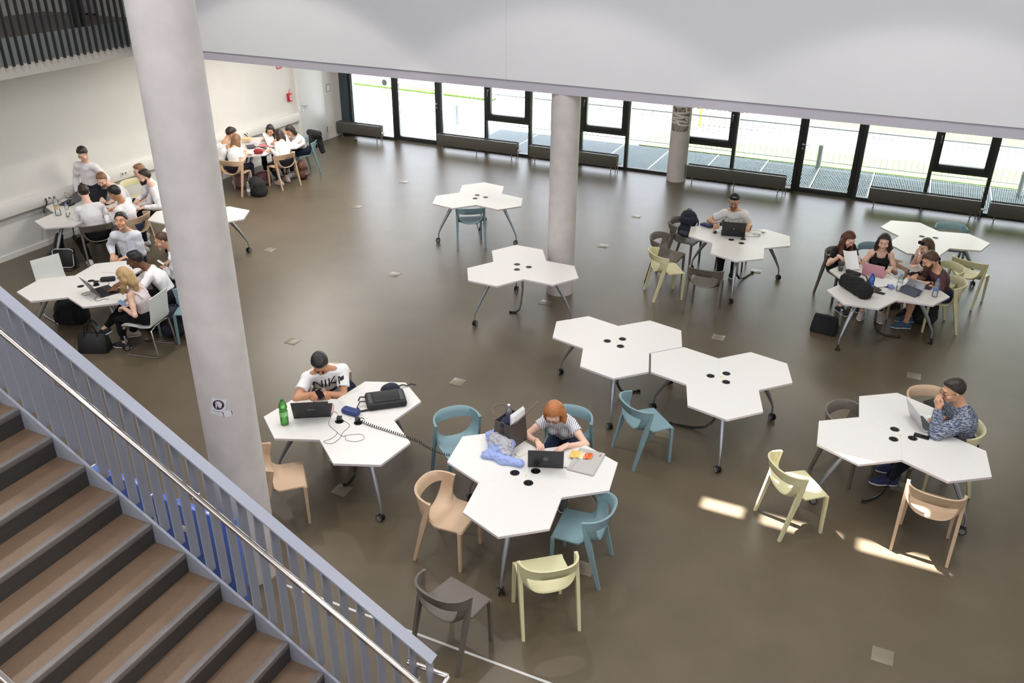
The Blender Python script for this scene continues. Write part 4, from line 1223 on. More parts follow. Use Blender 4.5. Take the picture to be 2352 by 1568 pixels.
def decal(info, target, mb, name, m, lift=.003):
    """press flat lettering (person frame: x right, z up, y ignored) onto the front of a garment"""
    me = target.data
    V = [v.co.copy() for v in me.vertices]; Fc = [tuple(p.vertices) for p in me.polygons]
    bv = BVHTree.FromPolygons(V, Fc)
    f = Vector(info['f'])
    # subdivide
    bm = bmesh.new(); vs = [bm.verts.new(v) for v in mb.v]
    for q in mb.f:
        try: bm.faces.new([vs[i] for i in q])
        except ValueError: pass
    bmesh.ops.triangulate(bm, faces=bm.faces[:])
    for _ in range(3):
        ed = [e for e in bm.edges if e.calc_length() > .018]
        if ed: bmesh.ops.subdivide_edges(bm, edges=ed, cuts=1)
        bmesh.ops.triangulate(bm, faces=bm.faces[:])
    for v in bm.verts:
        hit = bv.ray_cast(v.co + f * .5, -f)
        if hit[0] is not None: v.co = hit[0] + f * lift
    me2 = bpy.data.meshes.new(name); bm.to_mesh(me2); bm.free(); me2.materials.append(m); me2.shade_smooth()
    o = bpy.data.objects.new(name, me2); COL.objects.link(o); o.parent = info['t']
    return o
# ---------------------------------------------------------------- the people
WH = (236, 234, 236)
def stripes_mat():
    m = mat('striped_blouse', (230, 228, 232), .8, spec=.25)
    nt = m.node_tree; b = nt.nodes['Principled BSDF']; tc = nt.nodes.new('ShaderNodeTexCoord')
    w = nt.nodes.new('ShaderNodeTexWave'); w.inputs['Scale'].default_value = 17; w.inputs['Distortion'].default_value = .4; w.bands_direction = 'X'
    r = nt.nodes.new('ShaderNodeValToRGB'); r.color_ramp.elements[0].position = .12; r.color_ramp.elements[0].color = lin((120, 122, 140)); r.color_ramp.elements[1].position = .3; r.color_ramp.elements[1].color = lin((232, 229, 233))
    nt.links.new(tc.outputs['Object'], w.inputs['Vector']); nt.links.new(w.outputs[0], r.inputs[0]); nt.links.new(r.outputs[0], b.inputs['Base Color']); return m
def hoodie_mat():
    m = mat('mottled_knit', (84, 92, 112), .9, spec=.2, bump=.3, bscale=60)
    nt = m.node_tree; b = nt.nodes['Principled BSDF']; tc = nt.nodes.new('ShaderNodeTexCoord'); mp = nt.nodes.new('ShaderNodeMapping'); mp.inputs['Scale'].default_value = (30, 30, 130); mp.inputs['Rotation'].default_value = (.25, .2, 0)
    n = nt.nodes.new('ShaderNodeTexNoise'); n.inputs['Scale'].default_value = 1.0; n.inputs['Detail'].default_value = 2
    r = nt.nodes.new('ShaderNodeValToRGB'); r.color_ramp.elements[0].position = .40; r.color_ramp.elements[0].color = lin((62, 70, 96)); r.color_ramp.elements[1].position = .66; r.color_ramp.elements[1].color = lin((168, 174, 186))
    nt.links.new(tc.outputs['Object'], mp.inputs[0]); nt.links.new(mp.outputs[0], n.inputs['Vector']); nt.links.new(n.outputs[0], r.inputs[0]); nt.links.new(r.outputs[0], b.inputs['Base Color']); return m
def floral_mat():
    m = mat('floral_cloth', (36, 32, 36), .85, spec=.2)
    nt = m.node_tree; b = nt.nodes['Principled BSDF']; tc = nt.nodes.new('ShaderNodeTexCoord')
    n = nt.nodes.new('ShaderNodeTexVoronoi'); n.inputs['Scale'].default_value = 26
    r = nt.nodes.new('ShaderNodeValToRGB'); r.color_ramp.elements[0].position = .18; r.color_ramp.elements[0].color = lin((206, 186, 176)); r.color_ramp.elements[1].position = .34; r.color_ramp.elements[1].color = lin((36, 32, 38))
    nt.links.new(tc.outputs['Object'], n.inputs['Vector']); nt.links.new(n.outputs['Distance'], r.inputs[0]); nt.links.new(r.outputs[0], b.inputs['Base Color']); return m
NAVY, BLACK, JEANS = (34, 38, 52), (24, 24, 27), (52, 60, 84)
PP = {}
PP['logo'] = person('seated man in a white T-shirt with a big black logo looking at his phone', -5.30, 6.80, 218, head=(-5.20, 6.47, 1.115), hp=(-.05, .85), hands=((-5.12, 6.405, .775), (-5.20, 6.345, .775)), hdirs=((-.72, .62, -.1, .3, 0, 1), (.72, .62, -.1, -.3, 0, 1)), poles=((-1, -.25, .0), (1, -.25, .0)), curls=(.9, .9), s=1.03, sk='tan', hair=('tall', 'black'), beard='black', top=('tee', (240, 239, 240)), legs=('trousers', NAVY), shoes=((222, 224, 228), (238, 238, 238)), hvox=.005, feet=(None, (.06, .42, .085, .1, 1, 0)), width=1.2)
PP['ginger'] = person('red-haired woman in a striped blouse typing on a black laptop', -2.63, 7.10, 186, head=(-2.615, 6.723, 1.048), hp=(0, .75), hands=((-2.47, 6.545, .768), (-2.66, 6.50, .768)), hdirs=((.55, .8, -.12, 0, 0, 1), (-.55, .8, -.12, 0, 0, 1)), poles=((-1, -.2, -.5), (1, -.2, -.5)), s=.97, female=True, sk='fair', hair=('mid', 'ginger'), glasses=True, top=('blouse', stripes_mat()), legs=('slim', (40, 48, 70)), shoes=((60, 60, 66), (220, 220, 220)), hvox=.005)
PP['hoodie'] = person('man in glasses and a mottled blue hoodie resting his chin on his hand', 1.09, 8.79, 108, head=(.912, 8.597, 1.193), hp=(.12, .32), hands=((.79, 8.535, 1.075), (.815, 8.69, .775)), hdirs=((.35, .25, .9, -.3, 1, 0), (-.1, 1, -.15, 0, 0, 1)), poles=((-.5, .3, -1), (.9, -.3, -.6)), curls=(1.2, .75), s=1.03, sk='mid', hair=('tall', 'darkbrown'), glasses=True, top=('hoodie', hoodie_mat()), legs=('trousers', NAVY), shoes=((48, 56, 104), (232, 232, 236)), hvox=.005, feet=((-.12, .62, .085), (.12, .5, .085)), width=1.12)
PP['cap'] = person('man in a backwards black cap and a white printed T-shirt at a black laptop', -2.32, 13.97, 185, head=(-2.344, 13.734, 1.19), hp=(.05, .30), hands=((-2.07, 13.70, .77), (-2.562, 13.59, .775)), curls=(.5, .6), s=1.04, sk='mid', hair=('cap', 'darkbrown'), beard='lightbrown', glasses=True, top=('tee', (242, 240, 241)), legs=('trousers', BLACK), shoes=((30, 30, 32), (230, 230, 230)), poles=((-.5, -.4, -1), (.9, -.3, -.6)), feet=((-.1, .45, .085), (.10, .62, .085)))
PP['auburn'] = person('woman with long auburn hair in a black top holding a paper', -.56, 13.32, 217, head=(-.491, 13.016, 1.09), hp=(.1, .55), hands=((-.305, 12.80, .87), (-.515, 12.74, .87)), curls=(1, 1), s=.95, female=True, sk='fair', hair=('long', 'auburn', True), top=('tee', BLACK), legs=('slim', BLACK), shoes=((36, 36, 38), (220, 220, 220)), feet=((-.05, .42, .085), (.2, .5, .085)))
PP['tank'] = person('woman in a black tank top behind the pink laptop', -.02, 13.17, 185, head=(-.01, 12.99, 1.133), hp=(-.1, .22), hands=((.13, 12.80, .77), (-.14, 12.80, .77)), s=.98, female=True, sk='fair', hair=('mid', 'darkbrown'), top=('tank', BLACK), legs=('slim', NAVY), shoes=((190, 180, 176), (225, 225, 225)), width=1.06)
PP['sunglasses'] = person('woman with sunglasses in her hair, hand at her mouth, in a dark floral dress', .72, 13.48, 130, head=(.553, 13.236, 1.074), hp=(.15, .45), hands=((.40, 12.92, .84), (.455, 13.10, 1.0)), hdirs=(None, (-.2, .2, .95, .2, 1, 0)), curls=(.9, .5), s=.95, female=True, sk='fair', hair=('mid', 'brown'), top=('dress', floral_mat()), legs=('skirt', (38, 34, 40)), shoes=((44, 40, 42), (60, 56, 56)))
PP['maroon'] = person('bearded man in a maroon T-shirt and shorts writing at the table', .86, 12.88, 109, head=(.624, 12.60, 1.093), hp=(.2, .5), hands=((.60, 12.545, .77), (.445, 12.66, .77)), curls=(.6, 1.0), poles=((-.8, -.4, -.6), (.6, -.3, -.8)), s=1.0, sk='mid', hair=('tall', 'brown'), beard='brown', top=('tee', (88, 62, 68)), legs=('shorts', (36, 40, 56)), shoes=((62, 84, 112), (214, 222, 230)), feet=((-.12, .42, .085), (.1, .30, .085)))
PP['stand'] = person('young man in a white shirt standing against the left wall with his head bowed', -13.08, 10.45, 205, hip=(0, .0, .86), head=(-12.954, 10.348, 1.52), hp=(-.1, .6), hands=((-12.82, 10.46, .74), (-13.26, 10.26, .74)), s=.98, sk='fair', hair=('tall', 'darkbrown'), top=('shirt', WH), legs=('trousers', NAVY), feet=((-.1, .12, .085), (.1, .1, .085)))
PP['blondman'] = person('blond man in a white shirt leaning over the wall table', -12.55, 10.75, 185, head=(-12.67, 10.39, 1.08), hp=(.5, .45), hands=((-12.38, 10.22, .77), (-12.55, 10.20, .77)), s=1.0, sk='fair', hair=('tall', 'lightbrown'), beard='lightbrown', top=('shirt', WH), legs=('trousers', NAVY))
PP['specs'] = person('man in a white shirt with his back to the stair, leaning on the wall table', -11.9, 9.44, 56, head=(-12.085, 9.515, 1.18), hp=(.1, .3), hands=((-12.45, 9.52, .77), (-12.25, 9.85, .77)), s=1.02, sk='fair', hair=('short', 'darkbrown'), glasses=True, top=('shirt', WH), legs=('trousers', BLACK), feet=((-.2, -.02, .085), (.2, -.02, .085)))
PP['darkman'] = person('dark-haired man in a white shirt seen from behind at the wall table', -11.64, 9.94, 103, head=(-11.68, 9.77, 1.15), hp=(.1, .45), hands=((-12.02, 9.72, .77), (-12.05, 9.95, .77)), s=1.0, sk='tan', hair=('tall', 'black'), top=('shirt', WH), legs=('trousers', JEANS), feet=((-.15, .0, .085), (.2, -.0, .085)))
PP['far1'] = person('fair-haired man in a white shirt sitting furthest right at the wall table', -12.1, 11.05, 150, head=(-12.30, 10.90, 1.15), hp=(.35, .2), hands=((-12.06, 10.62, .70), (-12.15, 10.56, .70)), s=1.0, sk='fair', hair=('tall', 'lightbrown'), top=('shirt', WH), legs=('trousers', NAVY))
PP['far2'] = person('bearded man in a white shirt beside the near column at the wall table', -11.72, 10.75, 141, head=(-11.92, 10.65, 1.16), hp=(.3, .15), hands=((-11.80, 10.30, .70), (-11.93, 10.36, .70)), s=1.02, sk='fair', hair=('short', 'darkbrown'), beard='darkbrown', top=('shirt', WH), legs=('trousers', NAVY))
PP['facing'] = person('man in a buttoned white shirt looking up towards the camera', -10.45, 8.80, 212, head=(-10.379, 8.688, 1.206), hp=(.0, -.25), hands=((-10.40, 8.55, .64), (-10.52, 8.52, .64)), curls=(.9, .9), s=1.04, sk='mid', hair=('tall', 'darkbrown'), top=('shirt', (228, 230, 240)), legs=('trousers', NAVY))
PP['laptopman'] = person('young man in glasses and a white shirt typing on the large black laptop', -8.98, 8.08, 128, head=(-9.285, 7.87, 1.075), hp=(.1, .25), hands=((-9.335, 7.44, .785), (-9.40, 7.57, .785)), s=1.0, sk='brown', hair=('tall', 'black'), glasses=True, top=('shirt', WH, 'rolled'), legs=('trousers', BLACK), shoes=((170, 160, 150), (220, 215, 210)), feet=((-.15, .55, .085), (.1, .35, .085)), poles=((-.6, -.3, -.8), (.6, -.3, -.8)))
PP['blonde'] = person('blonde woman in a pale sleeveless blouse looking at her phone with crossed legs', -8.77, 7.43, 103, head=(-8.83, 7.31, 1.03), hp=(.1, .65), hands=((-8.94, 7.20, .70), (-8.93, 7.30, .72)), curls=(1, 1), s=.93, female=True, sk='fair', hair=('wavy', 'lightblond', True), top=('tank', (236, 222, 226)), legs=('slim', BLACK), shoes=((34, 34, 38), (232, 232, 236)), feet=((-.02, .40, .085), (-.10, .62, .30, -.1, .8, -.4)), poles=((-.5, -.5, -1), (.5, -.5, -1)))
PP['buzz'] = person('man with cropped hair in a white shirt half hidden by the near column', -9.27, 8.70, 128, head=(-9.40, 8.50, 1.13), hp=(.2, .35), hands=((-9.56, 8.55, .67), (-9.62, 8.66, .67)), curls=(1, 1), s=1.0, sk='mid', hair=('buzz', 'brown'), top=('shirt', WH), legs=('trousers', NAVY))
PP['vest'] = person('man in a white sleeveless vest and green shorts at the far table', -12.95, 13.55, 345, head=(-12.80, 13.86, 1.12), hp=(-.5, .45), hands=((-13.05, 14.05, .77), (-12.72, 13.98, .77)), s=1.04, sk='mid', hair=('tall', 'darkbrown'), top=('tank', WH), legs=('shorts', (74, 98, 78)))
PP['farblonde'] = person('blonde woman in a white T-shirt seen from behind at the far table', -12.50, 13.52, 8, head=(-12.60, 13.78, 1.03), hp=(-.1, .5), hands=((-12.62, 13.98, .77), (-12.30, 13.80, .77)), s=.95, female=True, sk='fair', hair=('mid', 'lightbrown'), top=('tee', WH), legs=('slim', (40, 34, 48)))
PP['blackhair'] = person('woman with long black hair reading a sheet at the wall side of the far table', -12.75, 15.10, 200, head=(-12.52, 14.76, 1.045), hp=(.2, .5), hands=((-12.42, 14.78, .83), (-12.80, 14.80, .77)), s=.95, female=True, sk='mid', hair=('long', 'black', True), top=('blouse', (228, 220, 222)), legs=('slim', BLACK))
PP['whiteblouse'] = person('woman with dark hair in a white blouse leaning on the far table, back turned', -11.90, 14.38, 77, head=(-12.20, 14.64, .99), hp=(.1, .5), hands=((-12.12, 14.15, .77), (-12.40, 14.66, .80)), s=.94, female=True, sk='mid', hair=('bob', 'darkbrown'), top=('shirt', WH), legs=('slim', (30, 34, 46)), feet=((-.1, .1, .085), (.15, .2, .085)), shoes=((206, 186, 178), (230, 220, 214)))
PP['headinhand'] = person('woman in a white top with her head in her hand, right of the far table', -12.10, 15.28, 154, head=(-12.16, 14.97, 1.02), hp=(.2, .7), hands=((-12.22, 14.88, 1.0), (-12.35, 15.10, .78)), hdirs=((.2, -.3, .9, 0, 1, 0), None), s=.95, female=True, sk='mid', hair=('bob', 'darkbrown'), top=('shirt', WH), legs=('slim', (34, 40, 60)))
# prints and small worn things
def front_frame(i, z, dx=0, rot=0):
    """plane in front of the chest: X to the wearer's left so that it reads from the front"""
    u, f, rt = Vector(i['u']), Vector(i['f']), Vector(i['rt'])
    o = Vector(i['P'] + (i['N'] - i['P']) * z) - rt * dx
    m = Matrix((-rt, u, f)).transposed().to_4x4(); m.translation = o
    return m @ Matrix.Rotation(rot, 4, 'Z')
ink = mat('print_black', (30, 31, 36), .7)
i = PP['logo']; b = MB(); text_mb(b, 'NIKE', .175, front_frame(i, .76, 0, R(4)), shear=.28, sx=.95)
sw = [(-.17, .01), (-.155, -.04), (-.11, -.075), (-.05, -.085), (.02, -.07), (.10, -.035), (.22, .03), (.10, -.06), (.0, -.125), (-.05, -.145), (-.10, -.125), (-.15, -.085), (-.172, -.04)]
M_ = front_frame(i, .58, 0, R(3)); b.raw([(p[0], p[1] + .035, 0) for p in sw], [(0, 1, 11, 12), (1, 2, 10, 11), (2, 3, 9, 10), (3, 4, 8, 9), (4, 5, 7, 8), (5, 6, 7)], M_)
decal(i, i['shirt'], b, 'shirt_logo', ink)
i = PP['cap']; b = MB(); ink2 = mat('print_grey', (96, 92, 98), .7)
text_mb(b, 'a)  HOW ARE TO?', .030, front_frame(i, .76, 0, 0)); text_mb(b, '___ ______ ____', .026, front_frame(i, .71, 0, 0)); text_mb(b, '?       ?', .07, front_frame(i, .62, 0, 0))
decal(i, i['shirt'], b, 'shirt_print', ink2)
i = PP['facing']; b = MB()
for q in range(5): b.lathe([(.006, 0), (.006, .001)], 8, front_frame(i, .30 + .15 * q))
decal(i, i['shirt'], b, 'shirt_buttons', mat('button_dark', (60, 60, 70), .5))
def wristwatch(i, side, strap, face):
    w = i['WR'][side]; e = i['EL'][side]; d = nrm(w - e); c = w - d * .022
    a = nrm(np.cross(d, [0, 0, 1])); n_ = np.cross(a, d); b = MB()
    b.tube([c + (a * math.cos(q) + n_ * math.sin(q)) * .0325 for q in np.linspace(0, 2 * PI, 19)[:-1]], .007, 6, True)
    o = b.build('watch_strap', strap, i['t'])
    b = MB(); T = Matrix((Vector(a), Vector(d), Vector(n_ if n_[2] > 0 else -n_))).transposed().to_4x4(); T.translation = Vector(c + (n_ if n_[2] > 0 else -n_) * .034)
    b.lathe([(.021, -.004), (.021, .004), (.018, .006)], 16, T); b.build('watch_face', face, o)
M_chr = mat('watch_chrome', (205, 205, 208), .2, metal=1)
wristwatch(PP['logo'], 0, M_black, M_chr); wristwatch(PP['laptopman'], 0, M_black, M_chr); wristwatch(PP['maroon'], 0, M_black, M_black)
i = PP['ginger']; b = MB(); w = i['WR'][1]; d = nrm(w - i['EL'][1]); a = nrm(np.cross(d, [0, 0, 1])); n_ = np.cross(a, d)
b.tube([w - d * .02 + (a * math.cos(q) + n_ * math.sin(q)) * .026 for q in np.linspace(0, 2 * PI, 17)[:-1]], .003, 6, True); b.build('bracelet', M_black, i['t'])
i = PP['sunglasses']; hd = i['hd']; b = MB()
for q in (-1, 1): b.lathe([(.026, -.002), (.028, 0), (.026, .004)], 14, Matrix.Translation(Vector(hd(q * .032, .075, .108))) @ Matrix([list(i['Rh'][k]) + [0] for k in range(3)] + [[0, 0, 0, 1]]) @ Matrix.Rotation(R(-50), 4, 'X'))
b.tube([hd(-.07, .03, .09), hd(-.032, .078, .115), hd(.032, .078, .115), hd(.07, .03, .09)], .004, 6)
b.build('sunglasses', mat('sunglass_black', (20, 18, 20), .15, spec=.8), i['t'])
for k, cl in (('tank', BLACK),):
    pass
# swoosh-like light marks on the dark trainers
i = PP['blonde']
# ---------------------------------------------------------------- things on the tables and the floor
def soft(name, prims, m, parent=None, vox=.012, noise=.002, nf=40, clip=()):
    g = SDF()
    for p in prims:
        if p[0] == 'c': g.cap(p[1], p[2], p[3], p[4], p[5] if len(p) > 5 else .03, p[6] if len(p) > 6 else None)
        else: g.ell(p[1], p[2], None if len(p) < 4 else p[3], .03)
    return obj_from(name, [g.mesh(vox, noise=noise, nf=nf, clip=clip)], m, parent)
def rbox(name, w, d, h, m, parent, r=.02, loc=(0, 0, 0), bulge=0):
    b = MB(); b.box((loc[0], loc[1], loc[2] + h / 2), (w, d, h), r); return b.build(name, m, parent, 40)
def laptop(x, y, rz, w, d, tilt, label, body, lid, screen=(30, 32, 40), logo=None, keycol=(20, 20, 22), z=.7405, scr_on=False):
    """hinge line along local x at the origin, user towards +y, lid rises from the hinge leaning by tilt from upright"""
    t = thing('laptop', label, 'laptop', (x, y, z), R(rz), 'laptops on the tables')
    b = MB(); b.box((0, d / 2, .009), (w, d, .018), .004); b.build('base', body, t)
    b = MB()
    nx, ny = 14, 5
    for j in range(ny):
        for i in range(nx): b.box(((i - (nx - 1) / 2) * w * .062, d * .16 + j * d * .085, .0185), (w * .052, d * .07, .002))
    b.build('keys', mat('keys_%d' % keycol[0], keycol, .5), t, kind='stuff')
    boxobj('touchpad', -w * .14, w * .14, d * .66, d * .93, .0175, .0186, mat('touchpad_' + body.name, tuple(int(255 * (c ** .45) * .92) for c in body.node_tree.nodes['Principled BSDF'].inputs[0].default_value[:3]), .4), t)
    T = Matrix.Translation((0, 0, .014)) @ Matrix.Rotation(R(tilt), 4, 'X')
    b = MB(); b.box((0, 0, d * .49), (w, .008, d * .98), .003, T); L = b.build('lid', lid, t)
    b = MB(); b.box((0, .0045, d * .5), (w * .92, .001, d * .82), 0, T); b.build('screen', mat('screen_%d_%d' % screen[:2], screen, .15), L)
    if logo:
        F_ = T @ Matrix.Translation((0, -.0045, d * .5)) @ Matrix.Rotation(PI / 2, 4, 'X')
        b = MB(); logo(b, F_); b.build('lid_logo', mat('logo_silver', (190, 192, 195), .35), L)
    return t
LB = mat('laptop_black', (34, 34, 36), .45); LL = mat('laptop_lid_black', (38, 38, 40), .4); LS = mat('laptop_silver', (196, 196, 200), .35, metal=.4); LP_ = mat('laptop_pink', (204, 150, 160), .5); LG = mat('laptop_grey', (92, 94, 98), .4)
def ring(b, F_, r0, r1, n=28):
    v = []; 
    for k in range(n):
        a = 2 * PI * k / n; v += [(r0 * math.cos(a), r0 * math.sin(a), .0005), (r1 * math.cos(a), r1 * math.sin(a), .0005)]
    b.raw(v, [(2 * k, 2 * k + 1, (2 * k + 3) % (2 * n), (2 * k + 2) % (2 * n)) for k in range(n)], F_)
laptop(-2.49, 6.237, 21.5, .335, .225, 14, 'black laptop with a round logo in front of the red-haired woman', LB, LL, logo=lambda b, F: (ring(b, F, .0165, .0195), text_mb(b, 'DELL', .0125, F, sx=.95)))
laptop(-5.007, 6.018, 31, .375, .25, 22, 'black laptop with lettering on its lid in front of the man with the logo T-shirt', LB, LL, logo=lambda b, F: text_mb(b, 'ASUS', .022, F, sx=1.5))
laptop(.664, 8.571, -65.0 - 0, .325, .225, 22, 'thin silver laptop on the sunlit table', LS, LS, screen=(40, 42, 48), keycol=(28, 28, 30))
def crescent(b, F_):
    v = [(-.02, .0, 0), (-.006, .008, 0), (.003, .013, 0), (.011, .008, 0), (.012, -.004, 0), (.007, -.014, 0), (.004, -.012, 0), (.006, -.003, 0), (.003, .004, 0), (-.004, .003, 0)]
    b.raw(v, [(0, 1, 9), (1, 2, 8, 9), (2, 3, 7, 8), (3, 4, 6, 7), (4, 5, 6)], F_)
laptop(-2.225, 13.33, 13, .365, .245, 10, 'black laptop with a small hooked logo in front of the man in the cap', LB, LL, logo=crescent)
laptop(-.067, 12.548, -8, .30, .205, 18, 'pink laptop in front of the woman in the black tank top', LP_, LP_, keycol=(220, 215, 215))
laptop(-9.50, 7.31, -18.4 + 0, .345, .245, 25, 'large black laptop used by the young man at the table by the stair', LB, LG, screen=(70, 74, 82))
laptop(-12.93, 9.98, 108, .33, .23, 22, 'grey laptop open at the wall side of the wall table', LB, LG)
laptop(-12.70, 10.25, 200, .30, .21, 40, 'black tablet computer under the blond man at the wall table', LB, LL)

def phone(x, y, rz, label, m, z=.7405, tilt=0, screen=(20, 21, 24), w=.072, l=.145, loc3=None, rot=None):
    t = thing('phone', label, 'phone', (x, y, z), R(rz))
    if rot: t.rotation_euler = rot
    rbox('phone_body', w, l, .008, m, t, .0035)
    boxobj('phone_screen', -w * .46, w * .46, -l * .43, l * .43, .008, .0086, mat('phone_screen_%d' % screen[0], screen, .12), t)
    return t
M_wp = mat('phone_white', (232, 224, 218), .35); M_bp = mat('phone_black', (24, 24, 26), .25)
phone(-2.787, 6.368, -23, 'white phone lying beside the blue shirt', M_wp, screen=(228, 218, 210))
phone(.72, 8.352, 83, 'black phone beside the silver laptop', M_bp)
phone(.07, 11.975, 75, 'black phone lying on the group table beside the black bag', M_bp)
phone(-5.165, 6.375, 50, 'dark phone held by the man in the logo T-shirt', M_bp, z=.79, rot=(R(20), R(-10), R(52)))
phone(-8.955, 7.25, 100, 'white phone held by the blonde woman', M_wp, z=.735, screen=(120, 150, 190), rot=(R(35), 0, R(100)))
phone(-9.62, 8.60, 120, 'dark phone held by the man with cropped hair', M_bp, z=.70, rot=(R(40), 0, R(120)))
phone(-12.406, 10.17, 60, 'dark phone on the wall table between the two groups of hands', M_bp)
phone(-12.42, 14.38, 80, 'dark phone in the middle of the far table', M_bp)
phone(-12.28, 14.46, 60, 'dark phone near the white blouse on the far table', M_bp)
phone(-12.32, 14.24, 20, 'grey phone beside the red pencil case on the far table', mat('phone_grey', (88, 88, 96), .3), w=.09, l=.16)

def mat_pet(name, tint):
    if name in _mats: return _mats[name]
    m = mat_glass(name, lin(tint)[:3]); nt = m.node_tree; mx = nt.nodes['Mix Shader']; t_ = nt.nodes['Transparent BSDF']
    d_ = nt.nodes.new('ShaderNodeBsdfDiffuse'); d_.inputs[0].default_value = lin(tint); m2 = nt.nodes.new('ShaderNodeMixShader'); m2.inputs[0].default_value = .16
    nt.links.new(t_.outputs[0], m2.inputs[1]); nt.links.new(d_.outputs[0], m2.inputs[2]); nt.links.new(m2.outputs[0], mx.inputs[1]); _mats[name] = m
    return m
def bottle(x, y, h, r, label, tint, cap, band=None, z=.74, fill=None):
    t = thing('bottle', label, 'bottle', (x, y, z), 0, None)
    g = mat_pet('bottle_' + '%d_%d_%d' % tint, tint)
    b = MB(); b.lathe([(r * .82, 0), (r, .012), (r * .97, h * .10), (r, h * .22), (r * .93, h * .30), (r, h * .38), (r, h * .52), (r * .84, h * .60), (r, h * .68), (r * .9, h * .78), (r * .5, h * .90), (r * .36, h * .93), (r * .36, h * .96)], 20)
    b.build('bottle_body', g, t, 60)
    b = MB(); b.lathe([(r * .42, h * .945), (r * .43, h * .99), (r * .36, h)], 14); b.build('bottle_cap', cap, t)
    if band:
        b = MB(); b.lathe([(r * 1.012, h * .36), (r * 1.012, h * .53)], 20); b.build('bottle_label', band, t, 60)
    if fill:
        b = MB(); b.lathe([(r * .8, .004), (r * .95, .014), (r * .93, h * .10), (r * .95, h * .22), (r * .9, h * .30), (r * .95, h * .38), (r * .95, h * fill)], 18); b.build('drink', mat_pet('bottle_' + '%d_%d_%d' % tint, tint), t, 60)
    return t
cg, cb_, cw = mat('cap_green', (40, 120, 60), .4), mat('cap_blue', (70, 120, 200), .4), mat('cap_white', (235, 235, 238), .4)
lw = mat('label_pale', (222, 228, 226), .5); lbl = mat('label_blue', (96, 130, 190), .5)
bottle(-5.185, 5.80, .30, .043, 'green plastic bottle at the left end of the table', (176, 242, 158), cg, mat('label_green', (150, 215, 140), .5), fill=.45)
bottle(-.062, 11.865, .31, .043, 'blue plastic water bottle beside the black bag on the group table', (140, 176, 244), mat('cap_darkblue', (40, 70, 170), .4), lbl, fill=.5)
bottle(.301, 12.16, .25, .038, 'clear water bottle beside the tablet on the group table', (248, 250, 252), cb_, lw)
bottle(.756, 12.166, .26, .037, 'clear water bottle with a blue cap near the arm of the man in maroon', (247, 250, 252), mat('cap_skyblue', (80, 150, 215), .4), lbl)
bottle(-12.653, 9.385, .33, .046, 'tall clear bottle with a green cap on the wall table', (247, 251, 250), cg, mat('label_orange', (206, 180, 140), .5))
bottle(-12.452, 9.412, .24, .034, 'small clear bottle on the wall table', (248, 250, 252), cb_, lw)
bottle(-.37, 12.29, .27, .037, 'empty clear bottle standing on the floor beside the black handbag', (248, 250, 250), cw, z=0)
bottle(-12.119, 13.402, .30, .04, 'clear bottle with a green cap standing on the floor by the far table', (246, 250, 248), mat('cap_lime', (110, 200, 80), .4), lw, z=0)

# front table: blue shirt, tote bag, sleeve, snack
sh = tag(soft('folded_shirt', [('e', (-.11, .10, .05), (.13, .10, .05)), ('c', (-.12, .1, .05), (.05, -.06, .07), .08, .09), ('e', (.02, -.04, .06), (.13, .11, .065)), ('c', (-.02, -.12, .02), (.14, -.17, .025), .05, .045), ('c', (.12, -.16, .025), (.30, -.13, .03), .045, .04), ('c', (-.05, -.18, .02), (.02, -.15, .03), .05, .05), ('e', (.08, .0, .09), (.07, .09, .04))], mat('shirt_blue', (150, 166, 214), .8, noise=.08, nscale=5), None, .008, .006, 60, [((0, 0, 0), (0, 0, -1))]), 'crumpled pale blue shirt heaped on the front table', 'shirt')
sh.location = (-3.0, 6.33, .7405); sh.rotation_euler = (0, 0, R(-8))
soft('lining', [('e', (.02, -.03, .085), (.125, .10, .052)), ('c', (-.08, .04, .075), (.06, -.05, .09), .07, .085), ('e', (.10, -.08, .07), (.08, .07, .05))], mat('lining_grey', (176, 174, 182), .55, noise=.1, nscale=8), sh, .009, .008, 60, [((0, 0, .012), (0, 0, -1))])
tote = thing('tote_bag', 'brown-grey tote bag with long handles standing on the front table', 'bag', (-2.98, 6.50, .7405), R(-14))
M_tote = mat('tote_leather', (78, 69, 66), .55, noise=.05, nscale=30, bump=.15, bscale=120)
rows = []
for z, hw, hd_ in ((0, .105, .15), (.06, .108, .15), (.15, .10, .145), (.26, .09, .14), (.27, .09, .14)):
    rr = []
    for sx, sy in ((-1, -1), (-.3, -1.0), (0, -.86), (.3, -1.0), (1, -1), (1, -.3), (1, .3), (1, 1), (.3, 1), (0, .9), (-.3, 1), (-1, 1), (-1, .3), (-1, -.3)): rr.append((sx * hw, sy * hd_ * .9, z))
    rows.append(rr)
b = MB(); b.grid(rows, .004, True); b.raw([rows[0][k] for k in range(14)], [tuple(range(14))]); b.build('bag_body', M_tote, tote, 30)
b = MB(); b.tube([(p[0] * 1.02, p[1] * 1.02, .272) for p in rows[-1]], .006, 8, True); b.build('rim', M_tote, tote)
b = MB(); b.raw([(p[0] * .95, p[1] * .95, .21) for p in rows[-1]], [tuple(range(14))]); b.build('lining', mat('tote_inside', (26, 28, 44), .7), tote, 0)
